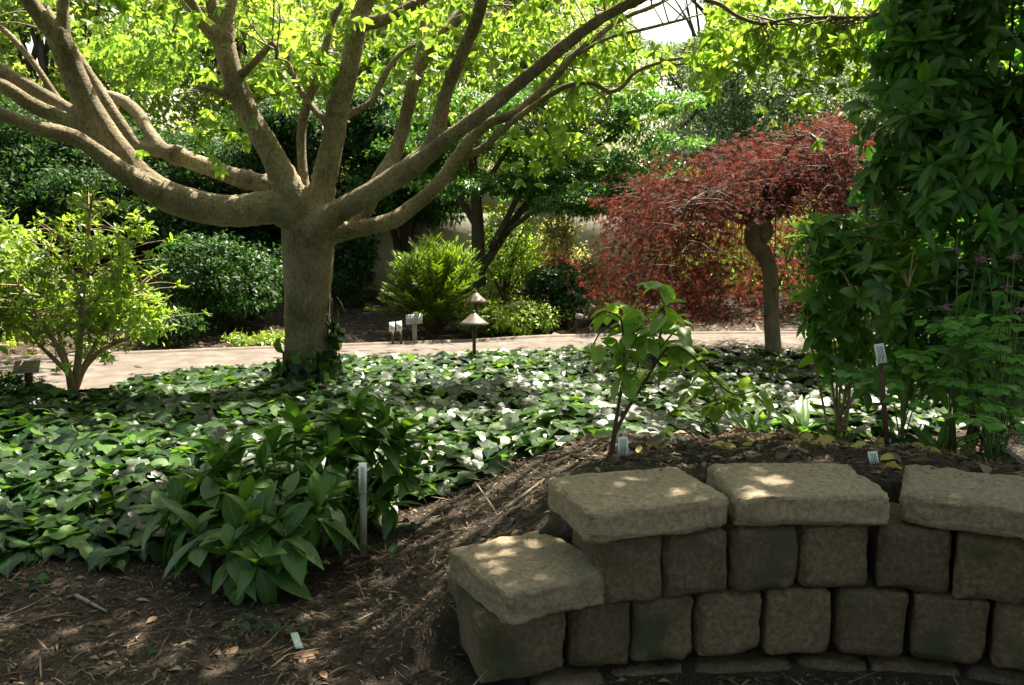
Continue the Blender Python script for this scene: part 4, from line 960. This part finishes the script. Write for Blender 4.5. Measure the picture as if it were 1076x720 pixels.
for k, (px, py, Yt, n_, ln, lb) in enumerate([(806, 425, 5.4, 12, .27, 'strap leaved plant nearest the red maple trunk'), (845, 440, 4.9, 26, .27, 'dark bushy strap leaved plant left of the white tilted marker'), (790, 440, 4.9, 14, .2, 'low strap leaved tuft beside the sapling tips'),
                                               (880, 440, 4.9, 20, .24, 'strap leaved plant under the leafy shrub'), (1000, 470, 4.2, 12, .2, 'short strap leaved tuft right of the tilted marker'), (985, 440, 4.6, 18, .24, 'strap leaved plant in front of the dark evergreen base')]):
    strap(px, py, Yt, n_, ln, lb)
def columbine(px, py, Yt, heads, label, flowers=()):
    b = at(px, py, Yt); b = np.array([b[0], Yt, hz(b[0], Yt)])
    t = thing('columbine', tuple(b), label, 'plant', 'columbines above the wall')
    gs = Geo(); gl = Geo()
    for (hx, hy) in heads:
        h_ = at(hx, hy, Yt + rng.normal(0, .12)); h_[2] = max(h_[2], b[2] + .05)
        tube(crom([b + rng.normal(0, .015, 3) * np.array([1, 1, 0]), b + (h_ - b) * np.array([.4, .4, .6]), h_], 4), np.linspace(.004, .002, 9), 5, gs)
        for k in range(3):
            a = k * 2.09 + rng.uniform(0, 1); q = h_ + np.array([math.cos(a), math.sin(a), 0]) * .045
            tube(np.array([h_, q]), .0015, 4, gs)
            aa = a + np.array([-.8, 0, .8]); D = np.stack([np.cos(aa), np.sin(aa), np.full(3, -.15)], 1)
            scatter(gl, [leaf_t(.75, 4, .1, .2, .65, .6)], np.repeat(q[None], 3, 0), D, np.array([[0, 0, 1.0]] * 3) + rng.normal(0, .2, (3, 3)), .058 * rng.uniform(.8, 1.2, 3))
    gs.build('stem', M['stem_green'], t); setp(gl.build('foliage', M['columbine'], t), kind='stuff')
    for (hx, hy) in flowers:
        h_ = at(hx, hy, Yt + rng.normal(0, .08)); gs2 = Geo(); 
        top = h_ + np.array([0, 0, .05]); tube(crom([b, b + (top - b) * np.array([.5, .5, .7]), top, h_], 5), np.linspace(.003, .0012, 16), 5, gs2); gf = Geo()
        whorl([h_], [[0.1, 0, -1.0]], 10, .9, .036, gf, [leaf_t(.5, 4, .2, .3)], 0, .1)
        fo = gf.build('flower', M['flower'], t); st_ = gs2.build('flower_stem', M['stem_green'], t)
R_ = lambda cx_, cy_, sx, sy, n_: [(cx_ + rng.normal(0, sx), cy_ + rng.normal(0, sy)) for _ in range(n_)]
columbine(1050, 470, 3.9, R_(1045, 375, 30, 28, 26), 'tall columbine with dusky pink flowers at the right edge', [(1032, 272), (1066, 268), (1070, 325), (1058, 300)])
columbine(998, 470, 4.0, R_(1015, 350, 18, 14, 9), 'columbine with nodding pink flowers beside the dark evergreen', [(994, 322), (1030, 270), (1005, 262)])
columbine(945, 460, 4.0, [(905, 400), (900, 390), (948, 385), (975, 385), (960, 370), (985, 395), (955, 420), (920, 440), (930, 400), (965, 372)], 'low leafy columbine around the white tilted marker')
columbine(1040, 480, 3.6, R_(1050, 430, 20, 20, 12), 'short columbine over the rightmost capstone')

# ------------------------------------------------------------------ markers, signs, lamps
def marker(name, foot, h_, w_, lean, tilt, lab_h, label, stake='stake_brown', lines=4, cat='plant marker', yaw=0., labmat='label', group='plant markers'):
    """stake with a flat label plate on top"""
    t = thing(name, tuple(foot), label, cat, group)
    Rm = rotm(tilt * .0, lean, 0)
    g = Geo(); box(np.array(foot) + Rm @ np.array([0, 0, (h_ - lab_h) / 2]), (w_ * (.85 if stake == 'stake_metal' else .5), .006, h_ - lab_h), g, Rm); g.build('stake', M[stake], t, False)
    Rl = rotm(tilt, lean, yaw); c_ = np.array(foot) + Rm @ np.array([0, -.006, h_ - lab_h * .5])
    g = Geo(); box(c_, (w_, .003, lab_h), g, Rl); plate = g.build('label_plate', M[labmat], t, False)
    g = Geo()
    for k in range(lines):
        x = (k - (lines - 1) / 2) * w_ * .17
        box(c_ + Rl @ np.array([x, -.0026, (.06 if k % 2 else -.02) * lab_h]), (w_ * .055, .001, lab_h * (.62 if k % 2 else .78)), g, Rl)
    o = g.build('printed_lines', M['print'], plate, False)
    o.location = (0, 0, 0)
def fix_child(): pass
f = gnd(382, 587, 0); marker('plant_marker', f, .42, .034, R(1.0), R(-4), .13, 'tall grey metal marker standing beside the broad leaved clump', 'stake_metal', 3)
f = at(655, 498, 3.5); f[2] = hz(f[0], 3.5) - .02; marker('plant_marker', f, at(655, 459, 3.5)[2] - f[2], .040, R(-3), R(-10), .075, 'white marker at the foot of the sapling behind the left capstone')
f = at(935, 440, 3.85); f[2] = hz(f[0], 3.85) - .02; marker('plant_marker', f, at(926, 360, 3.85)[2] - f[2], .042, R(-8), R(-18), .085, 'tilted white marker on a dark stake before the evergreen shrub')
f = at(917, 505, 3.35); f[2] = hz(f[0], 3.35) - .02; marker('plant_marker', f, at(915, 474, 3.35)[2] - f[2], .036, R(-6), R(-25), .06, 'short white marker peeping up between two capstones')
f = gnd(413, 362, .05); marker('plant_marker', f, .23, .055, R(-2), R(-25), .10, 'left one of the two white markers beyond the path')
f = gnd(422, 362, .05); marker('plant_marker', f, .24, .055, R(-6), R(-25), .10, 'right one of the two white markers beyond the path')
def sign(px, py, Yt, h_, pw, ph, label, lean=0., mats=('post_wood', 'plaque')):
    b = at(px, py, Yt); b = np.array([b[0], Yt, hz(b[0], Yt) - .02])
    t = thing('plant_sign', tuple(b), label, 'sign')
    Rm = rotm(0, lean, 0); g = Geo(); box(b + Rm @ np.array([0, 0, h_ / 2]), (.045, .03, h_), g, Rm); g.build('post', M[mats[0]], t, False)
    Rl = rotm(R(-35), lean + R(-5), 0); c_ = b + Rm @ np.array([0, -.03, h_ + .01]); g = Geo(); box(c_, (pw, .012, ph), g, Rl); pl = g.build('plaque', M[mats[1]], t, False)
    g = Geo()
    for k in range(4): box(c_ + Rl @ np.array([0, -.0075, (k - 1.5) * ph * .2]), (pw * (.7 if k % 2 else .5), .001, ph * .06), g, Rl)
    g.build('printed_lines', M['print'], pl, False)
sign(436, 364, 9.3, .30, .17, .115, 'small grey plaque sign on a pale wooden post beside the feathery shrub')
sign(30, 404, 6.75, .25, .19, .10, 'weathered brown plaque sign on a post at the left edge', R(3), ('stake_brown', 'post_wood'))
sign(602, 352, 9.85, .20, .09, .06, 'tiny dark leaning sign beside the compact round shrub', R(18), ('stake_brown', 'plaque'))

def path_lamp(x, Yt, h_, label):
    z = float(hgt(x, Yt)); t = thing('path_lamp', (x, Yt, z), label, 'path lamp', 'path lamps')
    o = np.array([x, Yt, z])
    g = Geo(); lathe(o, [(.0, -.02), (.016, -.02), (.016, h_ - .11), (.0, h_ - .11)], 12, g); g.build('post', M['lamp_dark'], t)
    g = Geo(); lathe(o, [(.0, h_ - .112), (.026, h_ - .112), (.028, h_ - .05), (.0, h_ - .05)], 14, g); g.build('lamp_lens', M['lens'], t)
    g = Geo(); lathe(o, [(.128, h_ - .105), (.132, h_ - .100), (.10, h_ - .078), (.06, h_ - .045), (.026, h_ - .014), (.012, h_ - .004), (.0, h_ - .004), ], 28, g)
    lathe(o, [(.128, h_ - .105), (.06, h_ - .055), (.0, h_ - .02)], 28, g); g.build('lamp_shade', M['lamp'], t)
    g = Geo(); lathe(o, [(.0, h_ - .006), (.010, h_ - .006), (.013, h_ + .006), (.008, h_ + .016), (.0, h_ + .02)], 12, g); g.build('finial', M['lamp'], t)
p = at(498, 326, 7.95); path_lamp(p[0], 7.95, p[2] - .02 - float(hgt(p[0], 7.95)), 'nearer cone topped path lamp standing at the ivy edge')
p = at(500, 305, 9.55); path_lamp(p[0], 9.55, p[2] - .02 - float(hgt(p[0], 9.55)), 'farther cone topped path lamp half hidden beside the dark trunk')

# ------------------------------------------------------------------ litter on the ground
WIDL = [leaf_t(.62, 5, .2, .35, .5, .8), leaf_t(.5, 5, .25, -.2, .5, .7)]
def litter(n_, xr, yr, size, mat, name, label, cond=None, wide=LT2, thick=NEEDLE, narrow=.6):
    x = rng.uniform(*xr, n_); y = rng.uniform(*yr, n_)
    ok = ~in_ivy(x, y)
    if cond is not None: ok &= cond(x, y)
    x, y = x[ok], y[ok]
    z = hgt(x, y) + np.array([bump(a, b) for a, b in zip(x, y)]) + rng.uniform(.001, .010, len(x))
    a = rng.uniform(0, 6.28, len(x)); D = np.stack([np.cos(a), np.sin(a), rng.normal(.0, .22, len(x))], 1); N = np.array([0, 0, 1.0]) + rng.normal(0, .4, (len(x), 3))
    g = Geo(); P = np.stack([x, y, z], 1); I = rng.random(len(x)) < narrow
    sz = size * np.exp(rng.normal(0, .5, len(x)))
    scatter(g, thick, P[I], D[I], N[I], sz[I] * 1.5); scatter(g, wide, P[~I], D[~I], N[~I], sz[~I])
    return setp(g.build(name, M[mat]), label, None, None, 'stuff')
def off_wall(x, y):
    d = wall_d(x, y); return ~((d > -.04) & (d < .33) & (x > WF[0, 0] - .06))
litter(90000, (-2.6, 3.2), (2.2, 5.6), .016, 'chip', 'mulch', 'dark shredded bark mulch over the foreground soil', off_wall)
litter(2600, (-2.6, 3.2), (2.2, 5.4), .015, 'chip_tan', 'leaf_litter', 'scattered tan leaf scraps and chips on the foreground soil', off_wall)
beyond = lambda x, y: y > np.interp(x, fe[:, 0], fe[:, 1]) + .12
litter(900, (.3, 3.4), (3.0, 5.0), .026, 'chip_tan', 'leaf_litter', 'brown and tan dead leaves strewn on the raised bed behind the capstones', lambda x, y: off_wall(x, y) & (wall_d(x, y) > .3), WIDL, WIDL)
STRAW = [leaf_t(.035, 4, .1, .25, .5), leaf_t(.03, 5, .1, -.2, .5), leaf_t(.04, 4, .1, .05, .5)]
litter(5200, (-2.6, 2.6), (2.2, 5.4), .05, 'chip_tan', 'straw', 'fine tan stems and straw lying over the foreground soil', off_wall, STRAW, STRAW)
litter(16000, (-6, 5), (8.5, 13), .05, 'chip_tan', 'mulch', 'brown leaf mulch on the bed beyond the path', beyond)
litter(2500, (-6, 5), (6.5, 10.4), .03, 'chip_tan', 'leaf_litter', 'fallen leaf scraps along the path', lambda x, y: ~beyond(x, y))

# crumbs and leaf scraps lying on the capstones
x = rng.uniform(.30, 1.9, 900); d_ = rng.uniform(.06, .33, 900)
y = np.interp(x, WF[:, 0], WF[:, 1]) + d_; k_ = rng.random(900) < np.clip((d_ - .02) * 3, 0, 1); x, y = x[k_], y[k_]
P = np.stack([x, y, np.full(len(x), zc + HC + .002)], 1); a = rng.uniform(0, 6.28, len(x))
g = Geo(); scatter(g, LT2 + NEEDLE, P, np.stack([np.cos(a), np.sin(a), np.zeros(len(x))], 1), np.array([0, 0, 1.0]) + rng.normal(0, .3, (len(x), 3)), .008 * np.exp(rng.normal(0, .5, len(x))))
setp(g.build('leaf_litter', M['chip']), 'dark crumbs and leaf scraps lying on the capstones', None, None, 'stuff')

def fallen(px, py, z_, size, mat, label, group, temps=LT5, Yt=None):
    p = gnd(px, py, z_); p[2] = hz(p[0], p[1]) + .012
    a = rng.uniform(0, 6.28); g = Geo()
    D = np.array([[math.cos(a), math.sin(a), .1]]); N = np.array([[0, -.35, 1.0]]) + rng.normal(0, .45, (1, 3))
    scatter(g, temps, p[None] - D * size / 2 , D, N, [size])
    o = g.build('fallen_leaf', M[mat]); 
    me = o.data; b = np.array(p); 
    for v in me.vertices: v.co = v.co - Vector(b)
    o.location = tuple(b); return setp(o, label, 'leaf', group)
WID = [leaf_t(.62, 6, .18, .3, .5, .8), leaf_t(.72, 6, .25, .15, .5, .7), leaf_t(.5, 6, .3, -.25, .45, .9), leaf_t(.45, 6, .1, .5, .5, .9), ivy_t(11, 1.2), ivy_t(12, .8)]
for px, py in [(764, 466), (838, 470), (860, 478), (938, 470), (934, 505), (945, 468), (878, 474), (785, 478), (900, 486), (965, 470), (672, 489), (935, 512), (918, 478), (810, 462), (985, 478), (755, 472), (770, 470), (848, 462), (870, 468), (905, 472), (928, 462), (952, 474), (1000, 476), (690, 480), (930, 500), (938, 512), (765, 478), (790, 470)]:
    fallen(px, py - 4, .45, rng.uniform(.05, .085), 'fall_yellow', 'yellow fallen leaf lying on the soil behind the capstones', 'yellow fallen leaves', WID)
for px, py in [(778, 456), (818, 455), (766, 452), (955, 455), (1010, 470), (1040, 474), (790, 460), (806, 462), (760, 458), (835, 455), (860, 458), (930, 455), (990, 464), (1020, 462)]:
    fallen(px, py - 3, .42, rng.uniform(.06, .095), 'fall_red', 'rust red fallen leaf lying on the soil behind the capstones', 'rust fallen leaves', WID)
for px, py in [(258, 672), (228, 690), (160, 650), (246, 686), (206, 615), (340, 712), (150, 630), (120, 690), (410, 640), (60, 650)]:
    fallen(px, py, 0, .05, 'fall_tan', 'curled tan fallen leaf on the foreground soil', 'tan fallen leaves')
fallen(319, 692, 0, .085, 'fall_tan', 'large pale tan leaf lying beside the fallen blue white tag', None, WID)

# fallen blue-white plant tag
tp = gnd(312, 677, 0); tp[2] = hz(tp[0], tp[1]) + .016
g = Geo(); box(tp, (.026, .105, .002), g, rotm(R(4), R(6), R(24))); tg = g.build('plant_tag', M['label_blue'], None, False)
for v in tg.data.vertices: v.co -= Vector(tp)
tg.location = tuple(tp); setp(tg, 'faded blue white plant tag lying on the soil', 'plant tag')

# sticks and a root end
def stick(pts, r_, label, z_=0):
    P = []
    for px, py in pts:
        p = gnd(px, py, z_); p[2] = hz(p[0], p[1]) + r_ * .7; P.append(p)
    g = Geo(); c_ = crom(P, 4); tube(c_, np.linspace(r_, r_ * .5, len(c_)), 7, g); o = g.build('twig', M['bark_grey'])
    b = Vector(P[0]); 
    for v in o.data.vertices: v.co -= b
    o.location = b; setp(o, label, 'twig')
stick([(530, 536), (555, 530), (572, 524)], .011, 'thick twig on the soil bank left of the upper capstone', .28)
stick([(80, 625), (95, 632), (112, 640)], .009, 'reddish twig lying on the soil at the lower left')
stick([(265, 670), (262, 645), (280, 622), (310, 612)], .0025, 'thin curved straw stem on the soil below the leafy clump')
stick([(350, 690), (358, 665), (345, 650), (325, 645)], .0025, 'thin looping straw stem beside the plant tag')
stick([(455, 618), (458, 600), (452, 590)], .004, 'short pale stick standing against the wall end')
stick([(830, 462), (880, 468), (945, 476)], .008, 'long brown twig behind the middle capstone', .42)

# seedlings and weeds on the bare soil
def weed(px, py, n_, s_, label, mat='ivy', temps=None, z_=0):
    p = gnd(px, py, z_); p[2] = hz(p[0], p[1]); t = thing('seedling', tuple(p), label, 'seedling', 'seedlings on the bare soil')
    g = Geo(); gs = Geo(); P = p[None] + rng.normal(0, .03, (n_, 3)) * np.array([1, 1, 0]) + np.array([0, 0, .03]) * rng.uniform(.5, 1.6, (n_, 1))
    for q in P: tube(np.array([p, q]), .0013, 4, gs)
    a = rng.uniform(0, 6.28, n_); scatter(g, temps or [ivy_t(8)], P, np.stack([np.cos(a), np.sin(a), np.full(n_, -.2)], 1), np.array([0, -.3, 1.0]) + rng.normal(0, .3, (n_, 3)), s_ * rng.uniform(.7, 1.2, n_))
    gs.build('stem', M['stem_green'], t); setp(g.build('foliage', M[mat], t), kind='stuff')
for px, py, n_, s_, lb in [(120, 597, 5, .07, 'ivy seedling on the soil in front of the ivy edge'), (55, 612, 2, .04, 'tiny seedling at the lower left below the ivy'), (405, 588, 3, .055, 'ivy seedling right of the tall grey marker'), (252, 662, 6, .04, 'feathery weed on the soil left of the plant tag'), (290, 668, 9, .03, 'small weed tuft beside the fallen plant tag'),
                           (435, 600, 2, .03, 'two leaved seedling near the wall end'), (30, 620, 4, .04, 'seedling at the lower left edge'), (160, 690, 6, .025, 'low weed at the bottom of the soil'), (432, 566, 3, .05, 'ivy seedling below the small leafy plant')]:
    weed(px, py, n_, s_, lb)
for px, py, n_, s_, lb in [(700, 462, 8, .08, 'ivy runner at the edge of the raised soil bed'), (962, 468, 9, .075, 'broad leaves lying behind the gap in the capstones'), (1048, 470, 16, .085, 'clump of ivy leaves behind the rightmost capstone'), (895, 462, 7, .06, 'green seedling behind the middle capstone'), (742, 456, 7, .07, 'seedlings at the left of the rust leaves')]:
    weed(px, py, n_, s_, lb, 'ivy', None, .42)

# ------------------------------------------------------------------ neighbouring evergreens round the viewpoint, then two unseen trees added for shade
for (x, y, h_, w_, lb) in [(-4.5, -3.5, 6.5, 4.5, 'evergreen tree standing behind the viewpoint on the left'), (0.5, -4.6, 7.0, 4.5, 'evergreen tree standing behind the viewpoint'), (5.2, -2.5, 7.0, 4.5, 'evergreen tree standing behind the viewpoint on the right'), (-7.5, 3.0, 6.0, 4.0, 'evergreen tree standing left of the ivy bed')]:
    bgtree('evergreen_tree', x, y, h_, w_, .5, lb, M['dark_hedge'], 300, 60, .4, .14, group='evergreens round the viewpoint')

bgtree('added_shade_tree', 3.35, 3.75, 7.4, 5.8, 3.5, 'unseen broad leafy tree added to shade the curved wall and soil', M['canopy'], 400, 75, .42, .13, 'bark_grey', .16, LT3)  # out of view, added to block sun from the wall
bgtree('added_shade_tree', -1.5, -.6, 7.6, 6.0, 4.0, 'unseen broad leafy tree added overhead to darken the foreground', M['canopy'], 330, 70, .42, .13, 'bark_grey', .16, LT3)  # out of view, added to block sky light from above
